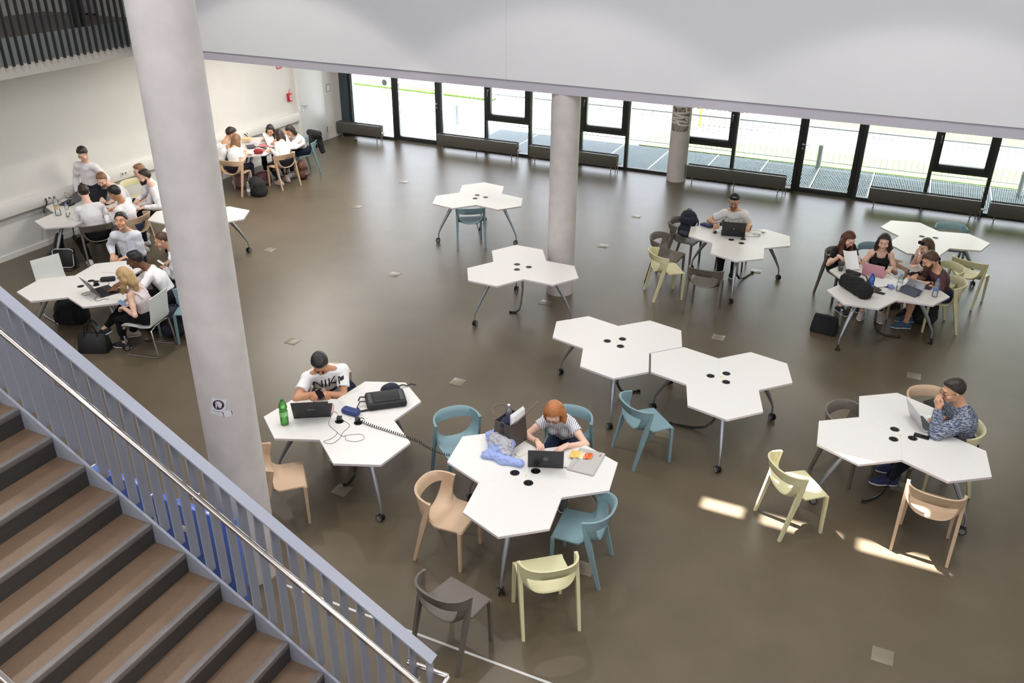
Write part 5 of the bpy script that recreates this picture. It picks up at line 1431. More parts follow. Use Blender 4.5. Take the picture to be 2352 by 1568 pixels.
for s_, pts in ((-1, [(-.05, .09, .25), (-.13, .12, .30), (-.23, .10, .29), (-.26, .04, .25), (-.2, .0, .23), (-.09, -.05, .25)]), (1, [(.08, .06, .26), (.14, .12, .36), (.2, .16, .45), (.22, .13, .47), (.19, .04, .4), (.1, -.06, .27)])):
    P_ = [Vector(p) for p in pts]; sm = []
    for i in range(len(P_) - 1):
        a_, b_, c_, d_ = P_[max(i - 1, 0)], P_[i], P_[i + 1], P_[min(i + 2, len(P_) - 1)]
        for q in range(5):
            u = q / 5; sm.append(b_ * 1 + (c_ - a_) * .5 * u + (a_ * 2 - b_ * 5 + c_ * 4 - d_) * .5 * u * u + (b_ * 3 - a_ - c_ * 3 + d_) * .5 * u ** 3)
    sm.append(P_[-1]); b = MB(); b.tube(sm, .007, 8); b.build('handle', mat('tote_handle', (112, 92, 88), .45), tote)
b = MB(); b.box((-.105, -.06, .20), (.012, .02, .035), .003); b.build('charm', mat('brass', (210, 175, 110), .3, metal=1), tote)
bt = bottle(-3.02, 6.55, .27, .033, 'clear bottle with a white cap standing inside the tote bag', (244, 247, 250), cw, z=.86)
fo = thing('folder', 'white folder sticking up out of the tote bag', 'folder', (-2.905, 6.505, .80), R(-12)); 
for q in range(3): rbox('sheet_stack', .006, .21, .31 - q * .01, mat('paper_white', (238, 238, 238), .7), fo, .001, (q * .009 - .009, 0, 0))
sc = tag(soft('scarf', [('e', (0, 0, 0), (.06, .09, .04)), ('e', (.03, .03, .02), (.04, .05, .03))], mat('scarf_navy', (34, 38, 64), .9), None, .009, .006, 70), 'dark blue cloth stuffed into the tote bag', 'scarf'); sc.location = (-3.0, 6.46, .985)
slv = thing('laptop_sleeve', 'light grey laptop sleeve lying at the right of the front table', 'sleeve', (-2.173, 6.485, .7405), R(2))
rbox('sleeve_body', .265, .385, .022, mat('sleeve_grey', (186, 182, 178), .9, bump=.2, bscale=200), slv, .011)
b = MB(); b.bar([(-.09, -.16, .0225), (-.07, .02, .0225)], .002, .001); b.bar([(-.1, -.19, .0225), (-.09, -.16, .0225)], .002, .001); b.build('seam', mat('seam_grey', (120, 116, 114), .8), slv)
boxobj('zip_pull', -.165, -.13, -.172, -.166, .008, .012, M_castor, slv); boxobj('tag_red', .092, .104, .11, .145, .0222, .0232, mat('tag_red', (170, 82, 66), .6), slv)
cr = thing('snack_packet', 'crumpled yellow and orange snack packet lying on the grey sleeve', 'packet', (-2.245, 6.545, .763), R(10))
def crisp(x0, x1, m, name):
    rows = []
    for i in range(9):
        x = x0 + (x1 - x0) * i / 8
        rows.append([(x + .004 * math.sin(31 * y_ + i), y_, max(.002, .022 * math.cos(y_ * 22) * math.cos(x * 11) + .006 * math.sin(70 * x + 40 * y_))) for y_ in [(-.062 + .0155 * k) * (1 - .35 * max(0, x / .1) ** 2) for k in range(9)]])
    b = MB(); b.grid(rows, -.002); b.build(name, m, cr, 60)
crisp(-.105, -.01, mat('packet_yellow', (234, 196, 104), .35, noise=.15, nscale=25), 'packet_left'); crisp(-.012, .03, mat('packet_cream', (232, 214, 190), .35), 'packet_middle'); crisp(.028, .105, mat('packet_orange', (206, 98, 40), .3, noise=.5, nscale=30), 'packet_right')
b = MB(); text_mb(b, 'chips', .016, Matrix.Translation((.012, .02, .026)) @ Matrix.Rotation(R(70), 4, 'Z')); b.build('packet_lettering', mat('packet_ink', (120, 60, 50), .5), cr)

# logo man's table: case, bag, pouch, plugs, cables
def pencase(x, y, rz, w, d, h, m, label, z=.7405, name='pencil_case'):
    t = thing(name, label, 'case', (x, y, z), R(rz)); rbox('case_body', w, d, h, m, t, min(d, h) * .42)
    b = MB(); b.bar([(-w * .42, 0, h + .0005), (w * .42, 0, h + .0005)], .006, .002); b.build('zip', mat('zip_dark', (40, 42, 50), .5), t); return t
pencase(-4.69, 6.255, -2, .205, .095, .062, mat('case_blue', (52, 66, 120), .7), 'blue pencil case between the laptop and the black bag')
bg = thing('laptop_bag', 'black padded laptop bag lying flat on the table', 'bag', (-4.487, 6.605, .7405), R(40))
M_bag = mat('bag_black', (30, 31, 34), .7, bump=.2, bscale=250)
rbox('bag_body', .42, .30, .075, M_bag, bg, .03); rbox('front_pocket', .27, .22, .014, mat('bag_panel', (20, 21, 23), .6), bg, .006, (.0, .0, .07))
for q in (-1, 1): boxobj('side_trim', q * .165 - .018, q * .165 + .018, -.1, .1, .074, .077, mat('bag_trim', (66, 68, 70), .5), bg)
b = MB(); b.tube([(-.2, -.02, .05), (-.27, .0, .05), (-.31, -.05, .012), (-.28, -.13, .008), (-.2, -.14, .02)], .012, 6, flat=.4); b.tube([(-.21, .08, .05), (-.26, .1, .045), (-.28, .06, .03)], .014, 6, flat=.5); b.build('strap', M_bag, bg)
pc = thing('waist_pouch', 'dark navy half-round pouch with a strap behind the laptop bag', 'bag', (-4.585, 6.85, .7405), R(42))
soft('pouch_body', [('e', (0, 0, .0), (.11, .05, .085))], mat('pouch_navy', (38, 42, 58), .75), pc, .009, .001, 40, [((0, 0, 0), (0, 0, -1))])
b = MB(); b.tube([(.09, 0, .03), (.14, .02, .03), (.19, .01, .015), (.24, .03, .02), (.285, .0, .012)], .013, 6, flat=.5); b.build('strap', M_bag, pc)
def plug(x, y, label, rz=0, z=.742):
    t = thing('power_plug', label, 'plug', (x, y, z), R(rz)); rbox('plug_body', .05, .045, .05, M_castor, t, .008)
    b = MB(); b.tube([(0, .02, .03), (0, .05, .03), (.01, .07, .01)], .004, 6); b.build('lead', M_black, t)
plug(-4.722, 6.09, 'grey charger plugged into the table in front of the black laptop', 20); plug(-4.541, 6.155, 'black plug at the start of the spiral cable', -30)
plug(-9.773, 7.562, 'black charger plugged into the table by the large laptop', 10); plug(-2.066, 13.36, 'black charger standing in the table beside the capped man\'s laptop', 10)
def wire(name, pts, r, label, m=M_black, cat='cable'):
    P_ = [Vector(p) for p in pts]; sm = []
    for i in range(len(P_) - 1):
        a_, b_, c_, d_ = P_[max(i - 1, 0)], P_[i], P_[i + 1], P_[min(i + 2, len(P_) - 1)]
        for q in range(6):
            u = q / 6; sm.append(b_ * 1 + (c_ - a_) * .5 * u + (a_ * 2 - b_ * 5 + c_ * 4 - d_) * .5 * u * u + (b_ * 3 - a_ - c_ * 3 + d_) * .5 * u ** 3)
    sm.append(P_[-1]); b = MB(); b.tube(sm, r, 6); return tag(b.build(name, m), label, cat)
def coil(pts, turns, R_, r):
    P_ = [Vector(p) for p in pts]; L = [0]
    for a_, b_ in zip(P_, P_[1:]): L.append(L[-1] + (b_ - a_).length)
    out = []; n = turns * 10
    for i in range(n + 1):
        s_ = L[-1] * i / n; k = max(q for q in range(len(L) - 1) if L[q] <= s_ + 1e-9); u = (s_ - L[k]) / (L[k + 1] - L[k])
        c = P_[k].lerp(P_[k + 1], u); d = (P_[k + 1] - P_[k]).normalized(); a_ = d.cross(Vector((0, 0, 1))) if abs(d.z) < .9 else Vector((1, 0, 0)); a_.normalize(); b_ = d.cross(a_); q = 2 * PI * i / 10
        out.append(c + a_ * (R_ * math.cos(q)) + b_ * (R_ * math.sin(q)))
    return out
def arc3(a, b_, sag, n=14):
    a, b_ = Vector(a), Vector(b_); return [a.lerp(b_, i / n) - Vector((0, 0, sag * 4 * (i / n) * (1 - i / n))) for i in range(n + 1)]
b = MB(); b.tube(coil([(-4.50, 6.15, .765)] + arc3((-4.36, 6.14, .753), (-3.87, 6.11, .753), 0, 4) + arc3((-3.8, 6.11, .745), (-3.33, 6.13, .70), .05), 46, .014, .0032), .0034, 5)
tag(b.build('spiral_cable', M_black), 'black spiral cable stretched between the two front tables', 'cable')
wire('charging_cable', [(-4.849, 6.139, .744), (-4.88, 6.204, .744), (-4.831, 6.2, .744), (-4.74, 6.12, .76)], .002, 'short thin cable at the corner of the lettered black laptop')
wire('earphone_cable', [(-4.86, 6.15, .744), (-4.781, 5.99, .744), (-4.66, 5.92, .744), (-4.604, 5.887, .744), (-4.60, 5.78, .744), (-4.64, 5.70, .744), (-4.545, 5.71, .744), (-4.53, 5.82, .744), (-4.561, 5.92, .744), (-4.577, 6.062, .744), (-4.698, 6.107, .744)], .002, 'thin grey looped cable lying on the table', mat('wire_grey', (90, 88, 90), .5))
wire('earphone_cable', [(-4.62, 5.90, .745), (-4.52, 5.86, .745), (-4.494, 5.897, .745), (-4.38, 5.97, .745), (-4.31, 5.92, .745), (-4.347, 5.84, .745), (-4.45, 5.82, .745), (-4.50, 5.88, .745)], .002, 'second loop of thin cable near the table corner', mat('wire_grey', (90, 88, 90), .5))
nb = thing('notebook', 'pinkish notebook beside the lettered laptop', 'notebook', (-4.955, 6.215, .7405), R(31)); rbox('cover', .12, .17, .012, mat('notebook_pink', (196, 160, 158), .6), nb, .002)

# capped man's table
ms = thing('mouse', 'black computer mouse on the capped man\'s table', 'mouse', (-2.523, 13.38, .7405), R(190)); soft('mouse_body', [('e', (0, 0, .0), (.033, .058, .036))], M_black, ms, .007, 0, 40, [((0, 0, 0), (0, 0, -1))])
b = MB(); b.lathe([(.004, -.004), (.008, -.003), (.008, .003), (.004, .004)], 10, Matrix.Translation((0, .035, .027)) @ Matrix.Rotation(PI / 2, 4, 'Y')); b.build('wheel', M_castor, ms)
pencase(-2.716, 13.64, -25, .21, .13, .035, mat('pouch_blue', (44, 54, 92), .7), 'flat dark blue pouch at the left of the capped man\'s table', name='pouch')
ch = thing('charger', 'white laptop charger with a cable on the capped man\'s table', 'charger', (-1.90, 13.615, .7405), R(15)); rbox('brick', .12, .045, .028, M_plastic_white, ch, .006)
wire('charger_cable', [(-1.96, 13.60, .745), (-2.03, 13.66, .745), (-1.98, 13.76, .745), (-1.88, 13.78, .745), (-1.84, 13.74, .745)], .0028, 'white cable looped behind the white charger', mat('wire_pale', (190, 186, 180), .5))
wire('charger_cable', [(-1.86, 13.59, .745), (-1.83, 13.52, .745), (-1.92, 13.46, .745), (-2.05, 13.40, .745)], .0025, 'thin cable running from the white charger to the laptop', mat('wire_grey', (90, 88, 90), .5))
us = thing('adapter', 'small white adapter at the back edge of the capped man\'s table', 'adapter', (-1.813, 13.736, .7405), R(-20)); rbox('adapter_body', .05, .05, .022, M_plastic_white, us, .004); boxobj('adapter_port', -.02, .02, -.0265, -.025, .005, .015, M_black, us)
pd = thing('notepad', 'white notepad between the mouse hand and the black laptop', 'notepad', (-2.475, 13.54, .7405), R(13)); rbox('pages', .15, .21, .008, mat('paper_white', (238, 238, 238), .7), pd, .001)

# group table
cup = thing('coffee_cup', 'dark grey takeaway cup with white lettering on the group table', 'cup', (-.508, 12.578, .7405)); b = MB(); b.lathe([(.030, 0), (.041, .115), (.040, .116)], 22); b.build('cup_wall', mat('cup_grey', (74, 74, 74), .6), cup, 50)
b = MB(); b.lathe([(.043, .114), (.044, .124), (.039, .132), (.036, .130)], 22); b.build('cup_lid', mat('cup_lid', (52, 52, 54), .4), cup)
b = MB(); 
M__ = Matrix.Rotation(R(25), 4, 'Z') @ Matrix.Translation((0, -.0385, .075)) @ Matrix.Rotation(R(90), 4, 'X'); text_mb(b, 'coffee', .022, M__); b.build('cup_lettering', M_plastic_white, cup)
pencase(-.325, 12.51, -22, .22, .075, .055, mat('case_black', (34, 33, 34), .75), 'long black pencil case beside the grey cup')
hb = thing('shoulder_bag', 'bulging black bag lying on the group table', 'bag', (-.255, 11.86, .7405), R(-46)); soft('bag_body', [('c', (-.2, 0, .08), (.2, .0, .09), .085, .11, .05), ('e', (.0, .02, .13), (.2, .09, .09)), ('e', (.2, 0, .1), (.08, .11, .10)), ('e', (-.19, .0, .13), (.07, .07, .07))], mat('cloth_black', (20, 20, 22), .85, bump=.3, bscale=30), hb, .012, .006, 45, [((0, 0, 0), (0, 0, -1))])
b = MB(); b.tube([(-.18, .05, .19), (-.06, .10, .24), (.08, .09, .25), (.2, .04, .19)], .011, 8, flat=.5); b.build('strap', mat('strap_black', (26, 26, 28), .6), hb)
tb = thing('tablet', 'grey tablet propped in a dark folding cover on the group table', 'tablet', (.45, 12.155, .7405), R(-33))
T = Matrix.Translation((0, .03, .0)) @ Matrix.Rotation(R(-32), 4, 'X'); b = MB(); b.box((0, 0, .09), (.26, .009, .18), .003, T); b.build('tablet_back', mat('tablet_grey', (134, 136, 142), .4, metal=.4), tb)
b = MB(); b.box((0, -.045, .03), (.26, .006, .11), .002, Matrix.Rotation(R(0), 4, 'X') @ Matrix.Translation((0, .0, .0)) @ Matrix.Rotation(R(-70), 4, 'X')); b.raw([(-.13, .03, .0), (.13, .03, .0), (.13, -.09, .0), (-.13, -.09, .0), (-.13, -.02, .075), (.13, -.02, .075)], [(0, 1, 2, 3), (3, 2, 5, 4), (0, 4, 5, 1), (0, 3, 4), (1, 5, 2)]); b.build('folding_cover', mat('cover_slate', (72, 76, 90), .7), tb)
b = MB(); b.lathe([(.012, 0), (.012, .0006)], 14, T @ Matrix.Translation((0, -.005, .10)) @ Matrix.Rotation(PI / 2, 4, 'X')); b.build('tablet_mark', mat('mark_dark', (70, 72, 78), .4), tb)
def sheet(x, y, rz, label, w=.21, l=.297, z=.7405, m=None, h=.002, name='paper', cat='paper', curl=0, rot=None, group=None):
    t = thing(name, label, cat, (x, y, z), R(rz), group)
    if rot: t.rotation_euler = rot
    b = MB(); rows = [[(w * (i / 6 - .5), l * (j / 4 - .5), h + curl * ((i / 6 - .5) ** 2 * 4 * .04 + (j / 4) * .03)) for i in range(7)] for j in range(5)]
    b.grid(rows, -h); b.build('sheet', m or mat('paper_white', (238, 238, 238), .7), t, 60)
    return t
ink_m = mat('paper_ink', (130, 130, 138), .8)
def printed(t, w=.21, l=.297, z=.0026):
    b = MB()
    for q in range(9): b.box((-.012 * (q % 3), l * (.36 - q * .085), z), (w * (.78 - .1 * (q % 3)), .004, .0004))
    b.build('print_lines', ink_m, t, 0)
printed(sheet(.02, 12.33, 40, 'white writing pad in the middle of the group table', .23, .30, h=.008))
printed(sheet(.19, 12.42, 62, 'printed sheet beside the clear bottle on the group table'))
sheet(-.09, 12.16, 28, 'black folder under the writing pad on the group table', .24, .31, h=.004, m=mat('folder_black', (36, 36, 38), .5), name='folder', cat='folder')
printed(sheet(-.30, 12.66, 20, 'open notebook under the held paper at the group table', .28, .2, h=.006))
sheet(.40, 12.88, 70, 'grey sheet held by the woman with sunglasses', .21, .29, z=.85, m=mat('sheet_grey', (178, 174, 174), .7), rot=(R(8), R(6), R(60)))
printed(sheet(-.41, 12.72, 30, 'printed paper held up by the woman with long auburn hair', z=.86, curl=.8, rot=(R(38), R(4), R(30))))
printed(sheet(.50, 12.60, 75, 'sheet under the hands of the man in maroon'))
sheet(.20, 12.20, 20, 'small blue tissue pack next to the clear bottle', .07, .11, h=.022, m=mat('tissue_blue', (120, 128, 190), .6, noise=.3, nscale=40), name='tissue_pack', cat='pack')
sheet(.655, 12.43, 80, 'dark wallet beside the watch of the man in maroon', .09, .12, h=.012, m=mat('wallet_dark', (52, 48, 52), .6), name='wallet', cat='wallet')
pn = thing('pen', 'pen in the hand of the man in maroon', 'pen', (.43, 12.655, .80), R(60)); b = MB(); b.tube([(0, 0, -.04), (.02, .03, .05)], .004, 6); b.build('barrel', M_castor, pn)
pn = thing('pen', 'blue pen in the hand of the capped man', 'pen', (-2.56, 13.60, .81), R(20)); b = MB(); b.tube([(-.06, 0, .0), (.07, .02, .03)], .004, 6); b.build('barrel', cb_, pn)
# table by the stair
pencase(-9.717, 7.72, 40, .20, .085, .06, mat('case_black', (34, 33, 34), .75), 'black pencil case behind the large laptop')
pn = thing('pen', 'white pen lying on the table by the stair', 'pen', (-9.96, 7.936, .748), R(20)); b = MB(); b.tube([(-.09, 0, 0), (.09, 0, 0)], .006, 8); b.build('barrel', M_plastic_white, pn)
wire('charging_cable', [(-9.77, 7.58, .76), (-9.80, 7.66, .76), (-9.70, 7.70, .745), (-9.60, 7.62, .745), (-9.56, 7.5, .745)], .0028, 'black charger cable curling behind the large laptop')
wire('charging_cable', [(-9.63, 7.33, .75), (-9.68, 7.24, .745), (-9.60, 7.22, .745), (-9.56, 7.28, .745)], .0025, 'thin cable loop left of the large laptop')
wire('charging_cable', [(-9.42, 7.26, .75), (-9.38, 7.18, .745), (-9.30, 7.16, .745), (-9.28, 7.24, .745), (-9.22, 7.27, .745)], .0025, 'thin cable loop right of the large laptop')
# wall table
wire('power_cable', [(-13.34, 9.72, .83), (-13.30, 9.70, .78), (-13.25, 9.62, .74), (-13.18, 9.52, .72), (-13.10, 9.46, .70)], .012, 'black cable hanging from the wall socket to the wall table')
wire('power_cable', [(-13.34, 9.80, .83), (-13.22, 9.84, .80), (-13.05, 9.86, .752), (-12.95, 9.90, .75), (-13.0, 10.0, .75)], .004, 'thin black cable from the wall socket to the grey laptop')
wire('power_cable', [(-13.0, 10.02, .75), (-13.1, 10.05, .83), (-13.15, 9.97, .9), (-13.05, 9.9, .86), (-12.98, 9.93, .76), (-13.08, 9.98, .76), (-13.05, 9.88, .76)], .003, 'tangled black cable beside the grey laptop')
sheet(-12.176, 9.94, 20, 'small brown wallet on the wall table', .07, .09, h=.012, m=mat('wallet_tan', (170, 120, 80), .6), name='wallet', cat='wallet')
ad = thing('charger', 'black charger block on the wall table', 'charger', (-12.90, 9.86, .7405), R(100)); rbox('brick', .12, .05, .03, M_black, ad, .006)
# far table
for x, y, rz, w, l, h, c, lab in ((-12.74, 14.40, 60, .22, .30, .02, (196, 190, 196), 'large grey book with a dark edge on the far table'), (-12.68, 14.28, 50, .16, .22, .022, (76, 66, 84), 'dark purple book on the far table'), (-12.56, 14.50, 70, .18, .24, .012, (196, 120, 126), 'pink folder on the far table'), (-12.66, 14.64, 65, .23, .30, .006, (238, 236, 236), 'open white exercise book on the far table'), (-12.44, 14.64, 80, .22, .30, .006, (232, 230, 232), 'white ring binder page on the far table'), (-12.29, 14.18, 30, .08, .10, .01, (224, 120, 84), 'small orange notepad on the far table'), (-13.05, 14.60, 20, .18, .18, .05, (232, 200, 160), 'tan cardboard box at the wall end of the far table'), (-12.42, 14.0, 10, .21, .29, .004, (240, 238, 238), 'white paper before the blonde woman at the far table')):
    sheet(x, y, rz, lab, w, l, h=h, m=mat('book_%d_%d' % c[:2], c, .6), name='book' if h > .011 else 'paper', cat='book' if h > .011 else 'paper')
sheet(-12.52, 14.70, 80, 'sheet held up by the woman with black hair', z=.86, rot=(R(55), 0, R(70)))
pcs = thing('pencil_case', 'red pencil case on the far table', 'case', (-12.22, 13.96, .7405), R(30)); soft('case_body', [('c', (-.05, 0, .05), (.05, 0, .05), .05, .05), ('e', (0, 0, .07), (.06, .045, .04))], mat('case_red', (150, 34, 46), .6), pcs, .01, .003, 60, [((0, 0, 0), (0, 0, -1))]); b = MB(); b.bar([(-.06, 0, .108), (.06, 0, .108)], .008, .003); b.build('zip', M_black, pcs)
wire('power_cable', [(-13.34, 14.87, .83), (-13.28, 14.86, .80), (-13.2, 14.84, .72), (-13.17, 14.82, .66)], .01, 'black cable from the wall socket to the far table')

# bags on the floor and on chairs
M_leath = mat('leather_black', (26, 26, 28), .4, bump=.1, bscale=80)
def handbag(x, y, rz, w, d, h, m, label, handle=.0, z=0, strap=False):
    t = thing('handbag', label, 'bag', (x, y, z), R(rz))
    rows = []
    for q, (zz, kx, ky) in enumerate(((0, .96, 1), (.02, 1, 1.02), (h * .5, .97, .8), (h * .9, .9, .42), (h, .86, .3))):
        rows.append([(w / 2 * kx * cx, d / 2 * ky * cy, zz) for cx, cy in ((-1, -.8), (-.9, -1), (-.3, -1.04), (.3, -1.04), (.9, -1), (1, -.8), (1, .8), (.9, 1), (.3, 1.04), (-.3, 1.04), (-.9, 1), (-1, .8))])
    b = MB(); b.grid(rows, 0, True); b.raw(rows[0], [tuple(range(12))]); b.raw(rows[-1], [tuple(range(12))]); b.build('bag_body', m, t, 50)
    b = MB(); b.bar([(-w * .43, 0, h + .002), (w * .43, 0, h + .002)], .014, .006); b.build('zip', mat('zip_dark', (40, 42, 50), .5), t)
    if handle:
        for s_ in (-1, 1):
            b = MB(); b.tube([(w * .22 * math.cos(a), s_ * d * .22, h * .8 + handle * max(0, math.sin(a)) + .02 * 0) for a in np.linspace(0, PI, 13)], .009, 8); b.build('handle', m, t)
    if strap:
        b = MB(); b.tube([(-w * .5, 0, h * .8), (-w * .62, -.02, h * .45), (-w * .66, -.05, .05), (-w * .56, -.1, .02)], .011, 6, flat=.4); b.build('strap', m, t)
    return t
handbag(-9.48, 7.10, 25, .40, .22, .27, M_leath, 'black leather handbag with two handles on the floor by the crossed legs', .22, 0, True)
bottle(-9.42, 7.17, .24, .03, 'bottle with a turquoise cap in the black leather handbag', (240, 250, 248), mat('cap_turquoise', (60, 180, 160), .4), z=.10)
handbag(-.55, 12.02, -6, .36, .22, .25, mat('cloth_black', (20, 20, 22), .85, bump=.3, bscale=30), 'black handbag on the floor left of the group table', .04)
def backpack(x, y, rz, z, label, m, m2, w=.30, d=.20, h=.44, lean=0):
    t = thing('backpack', label, 'bag', (x, y, z), R(rz)); t.rotation_euler = (R(lean), 0, R(rz))
    soft('pack_body', [('c', (-w * .2, 0, h * .28), (w * .2, 0, h * .28), d * .55, d * .55, .05), ('c', (-w * .16, 0, h * .68), (w * .16, 0, h * .68), d * .52, d * .52, .06), ('e', (0, 0, h * .85), (w * .4, d * .42, h * .16))], m, t, .013, .003, 40, [((0, 0, 0), (0, 0, -1))])
    soft('front_pocket', [('c', (-w * .16, -d * .45, h * .25), (w * .16, -d * .45, h * .25), d * .26, d * .26, .03)], m2, t, .012, .002, 40, [((0, 0, .01), (0, 0, -1))])
    for s_ in (-1, 1):
        b = MB(); b.tube([(s_ * w * .25, d * .42, h * .85), (s_ * w * .32, d * .75, h * .6), (s_ * w * .36, d * .62, h * .2), (s_ * w * .34, d * .45, h * .1)], .016, 6, flat=.4); b.build('strap', m2, t)
    b = MB(); b.tube([(-.04, 0, h * .98), (-.03, 0, h * 1.05), (.03, 0, h * 1.05), (.04, 0, h * .98)], .009, 6); b.build('grab_handle', m2, t)
    b = MB(); b.tube([(-w * .3, -d * .42, h * .55), (-w * .15, -d * .46, h * .78), (w * .15, -d * .46, h * .78), (w * .3, -d * .42, h * .55)], .005, 5); b.build('zip', mat('zip_grey', (110, 112, 116), .5), t)
    return t
M_nv, M_bk = mat('pack_navy', (36, 42, 56), .8), mat('pack_black', (26, 27, 30), .8)
backpack(-3.04, 13.69, -15, .448, 'navy backpack standing on the dark chair', M_nv, mat('pack_grey', (70, 76, 86), .7), .32, .20, .50)
backpack(-8.80, 7.90, 60, 0, 'dark blue backpack on the floor beside the near column', mat('pack_ink', (36, 38, 52), .8), M_bk, .34, .22, .46)
backpack(-10.50, 7.62, 200, 0, 'black backpack slumped on the floor under the table by the stair', M_bk, M_bk, .42, .3, .30)
backpack(-11.90, 14.92, 100, 0, 'brown leather backpack on the floor at the far table', mat('pack_brown', (92, 56, 44), .55), mat('pack_brown2', (70, 42, 36), .55), .28, .2, .40)
backpack(-12.02, 13.56, 160, 0, 'black backpack slumped on the floor beside the blonde woman\'s chair', M_bk, M_bk, .36, .28, .34)
backpack(-12.66, 13.84, 20, 0, 'dusty pink bag on the floor under the far table', mat('pack_pink', (150, 112, 118), .7), mat('pack_pink2', (130, 96, 104), .7), .3, .2, .28)
backpack(.74, 12.98, 30, 0, 'black backpack on the floor under the chair of the man in maroon', M_bk, M_bk, .3, .24, .36)
backpack(-12.40, 14.2, 60, 0, 'dark red bag on the floor under the far table', mat('pack_maroon', (74, 40, 48), .7), mat('pack_maroon', (74, 40, 48), .7), .3, .22, .24)
bk = tag(soft('jacket', [('c', (-.18, .0, .1), (.18, .02, .12), .07, .08, .05), ('c', (-.1, .03, .05), (-.12, .06, -.22), .07, .05), ('c', (.12, .05, .05), (.16, .1, -.26), .08, .06), ('c', (.0, -.04, .08), (.02, -.08, -.16), .07, .06)], mat('jacket_black', (24, 24, 26), .8), None, .013, .008, 45), 'black jacket draped over the teal chair at the far table', 'jacket'); bk.location = (-11.98, 15.54, .74); bk.rotation_euler = (0, 0, R(154 + 180))
eb = thing('shoulder_bag', 'dark green-black bag lying on the beige chair behind the sunlit table', 'bag', (.86, 9.24, .455), R(200)); soft('bag_body', [('c', (-.12, 0, .08), (.12, 0, .09), .09, .1, .05), ('e', (.02, .02, .17), (.13, .1, .10)), ('e', (-.05, .0, .22), (.08, .08, .06))], mat('bag_darkgreen', (36, 42, 40), .8), eb, .012, .005, 45, [((0, 0, 0), (0, 0, -1))])
b = MB(); b.tube([(-.13, -.08, .15), (-.03, -.12, .22), (.1, -.1, .18)], .01, 6, flat=.5); b.build('strap', M_bk, eb)
gb_ = thing('satchel', 'black satchel with white piping leaning by the wall table', 'bag', (-12.27, 9.0, 0), R(28)); t_ = gb_
b = MB(); b.box((0, 0, .17), (.34, .10, .32), .03, Matrix.Rotation(R(-14), 4, 'X')); b.build('bag_body', M_leath, t_)
b = MB(); T = Matrix.Rotation(R(-14), 4, 'X'); b.tube([T @ Vector(p) for p in ((-.16, -.056, .05), (-.165, -.056, .30), (-.12, -.056, .325), (.12, -.056, .325), (.165, -.056, .30), (.16, -.056, .05), (.12, -.056, .02), (-.12, -.056, .02))], .006, 6, True); b.build('piping', M_plastic_white, t_)
b = MB(); b.tube([(.15, .0, .3), (.24, -.04, .2), (.26, -.1, .06), (.15, -.16, .015), (-.02, -.15, .015)], .014, 6, flat=.4); b.build('strap', M_bk, t_)
gs = thing('garment_bag', 'glossy black bag leaning behind the table leg at the left wall', 'bag', (-12.58, 9.16, 0), R(40)); soft('bag_body', [('c', (-.1, 0, .1), (.12, 0, .1), .10, .11, .05), ('c', (.0, .02, .2), (.06, .04, .44), .10, .06, .05)], mat('bag_gloss', (22, 22, 24), .25), gs, .013, .005, 35, [((0, 0, 0), (0, 0, -1))]); b = MB(); b.tube([(.06, .02, .46), (.1, .0, .54), (.14, -.02, .46)], .008, 6); b.build('handle', M_bk, gs)
ps = thing('paper_bag', 'grey waist pouch on the floor below the near column', 'bag', (-9.2, 7.95, 0), R(30)); soft('bag_body', [('e', (0, 0, .08), (.17, .1, .1))], M_bk, ps, .013, .003, 40, [((0, 0, 0), (0, 0, -1))]); b = MB(); b.tube([(-.1, 0, .15), (0, -.05, .2), (.1, 0, .15)], .01, 6); b.build('strap', M_bk, ps)
bl = tag(soft('dark_ball', [('e', (0, 0, .03), (.03, .03, .03))], mat('ball_dark', (48, 38, 34), .6), None, .006, .001), 'small dark ball on the floor by the first convector', 'ball'); bl.location = (-12.687, 18.154, 0)

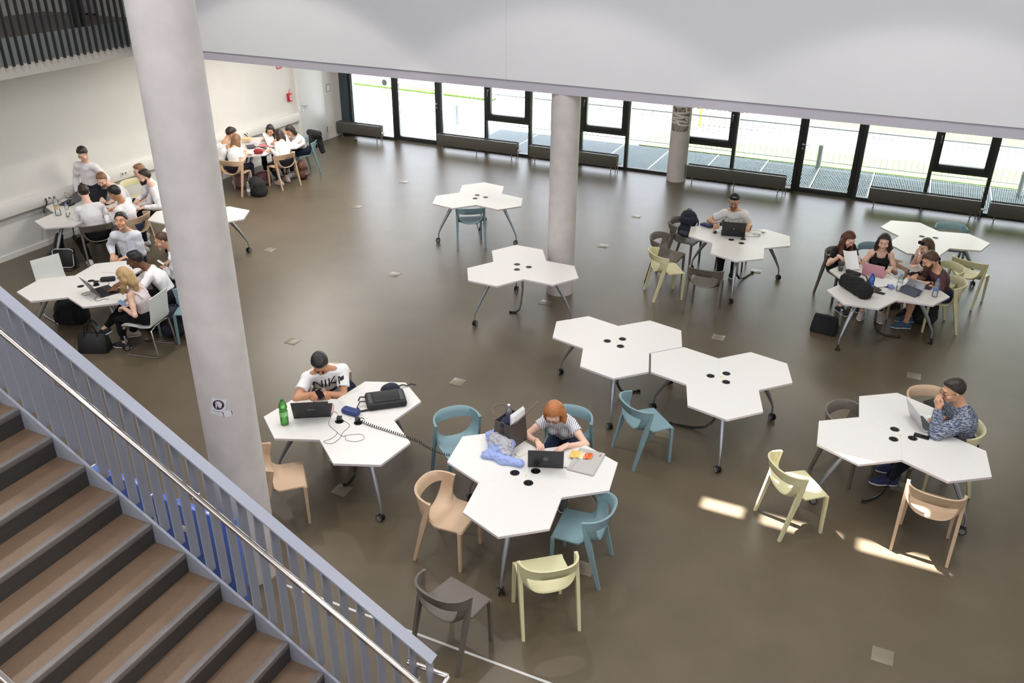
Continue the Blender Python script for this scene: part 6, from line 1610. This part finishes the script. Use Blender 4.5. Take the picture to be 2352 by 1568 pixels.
# cables from the tables to the floor
def floor_cable(x, y, ex, ey, label):
    b = MB(); mid = Vector((x + (ex - x) * .25, y + (ey - y) * .25, .05))
    b.tube(coil([(x, y, .66), (x + .01, y, .4), (x + (ex - x) * .08, y + (ey - y) * .08, .15), tuple(mid)], 30, .015, .004), .0048, 5)
    b.tube([mid, (x + (ex - x) * .5, y + (ey - y) * .5, .014), (x + (ex - x) * .8, y + (ey - y) * .8, .012), (ex, ey, .012)], [.012, .014, .012, .007], 8)
    t = tag(b.build('table_cable', M_black), label, 'cable', 'coiled cables hanging from the tables')
    b = MB(); b.box((ex, ey, .016), (.045, .03, .03), .006); b.build('connector', M_castor, t)
for k, ex, ey, l in (('J', -4.88, 10.63, 'black coiled cable hanging under the bare table at the middle column'), ('B', -4.66, 6.0, 'black coiled cable under the table with the green bottle'), ('C', -2.45, 9.22, 'black coiled cable under the upper left of the joined tables'), ('D', -1.88, 8.65, 'black cable running over the floor from the lower right of the joined tables'), ('E', .33, 8.05, 'black coiled cable under the sunlit table'), ('F', .45, 12.27, 'black coiled cable hanging under the group table'), ('H', -1.90, 13.78, 'black coiled cable under the capped man\'s table'), ('I', -7.15, 14.0, 'black cable behind the lone back table')):
    floor_cable(TABLES[k][0] + .02, TABLES[k][1], ex, ey, l)

# two white cantilever chairs by the stair
def cantilever(x, y, rz, label):
    t = thing('cantilever_chair', label, 'chair', (x, y, 0), R(rz), 'white cantilever chairs')
    M_shell = mat('shell_white', (226, 228, 224), .35); M_ch = mat('chrome', (200, 200, 204), .12, metal=1)
    rows = []
    for k, (yy, zz) in enumerate(((.235, .425), (.225, .445), (.17, .452), (.05, .445), (-.08, .438), (-.15, .442), (-.19, .462), (-.205, .50), (-.215, .58), (-.228, .70), (-.24, .82), (-.246, .86))):
        w = .215 if k < 8 else .205
        rows.append([(w * (i / 8 - .5) * 2, yy, zz + (.01 * abs(i / 4 - 1) ** 3 if k < 6 else 0)) for i in range(9)])
    b = MB(); b.grid(rows, -.011); b.build('shell', M_shell, t, 40)
    for s_ in (-1, 1):
        b = MB(); P_ = [(s_ * .10, .18, .425), (s_ * .17, .20, .42), (s_ * .205, .19, .40), (s_ * .215, .215, .2), (s_ * .215, .235, .04), (s_ * .215, .22, .014), (s_ * .215, .18, .011), (s_ * .215, -.24, .011)]
        P_ = [(p[0], -p[1], p[2]) for p in P_]; b.tube(P_, .0115, 10); b.build('leg', M_ch, t)
    b = MB(); b.tube([(-.1, -.18, .425), (.1, -.18, .425)], .0115, 10); b.build('seat_bar', M_ch, t)
cantilever(-8.80, 7.44, 103, 'white cantilever chair with chrome runners under the blonde woman')
cantilever(-10.75, 7.70, 255, 'empty white cantilever chair at the far side of the table by the stair')
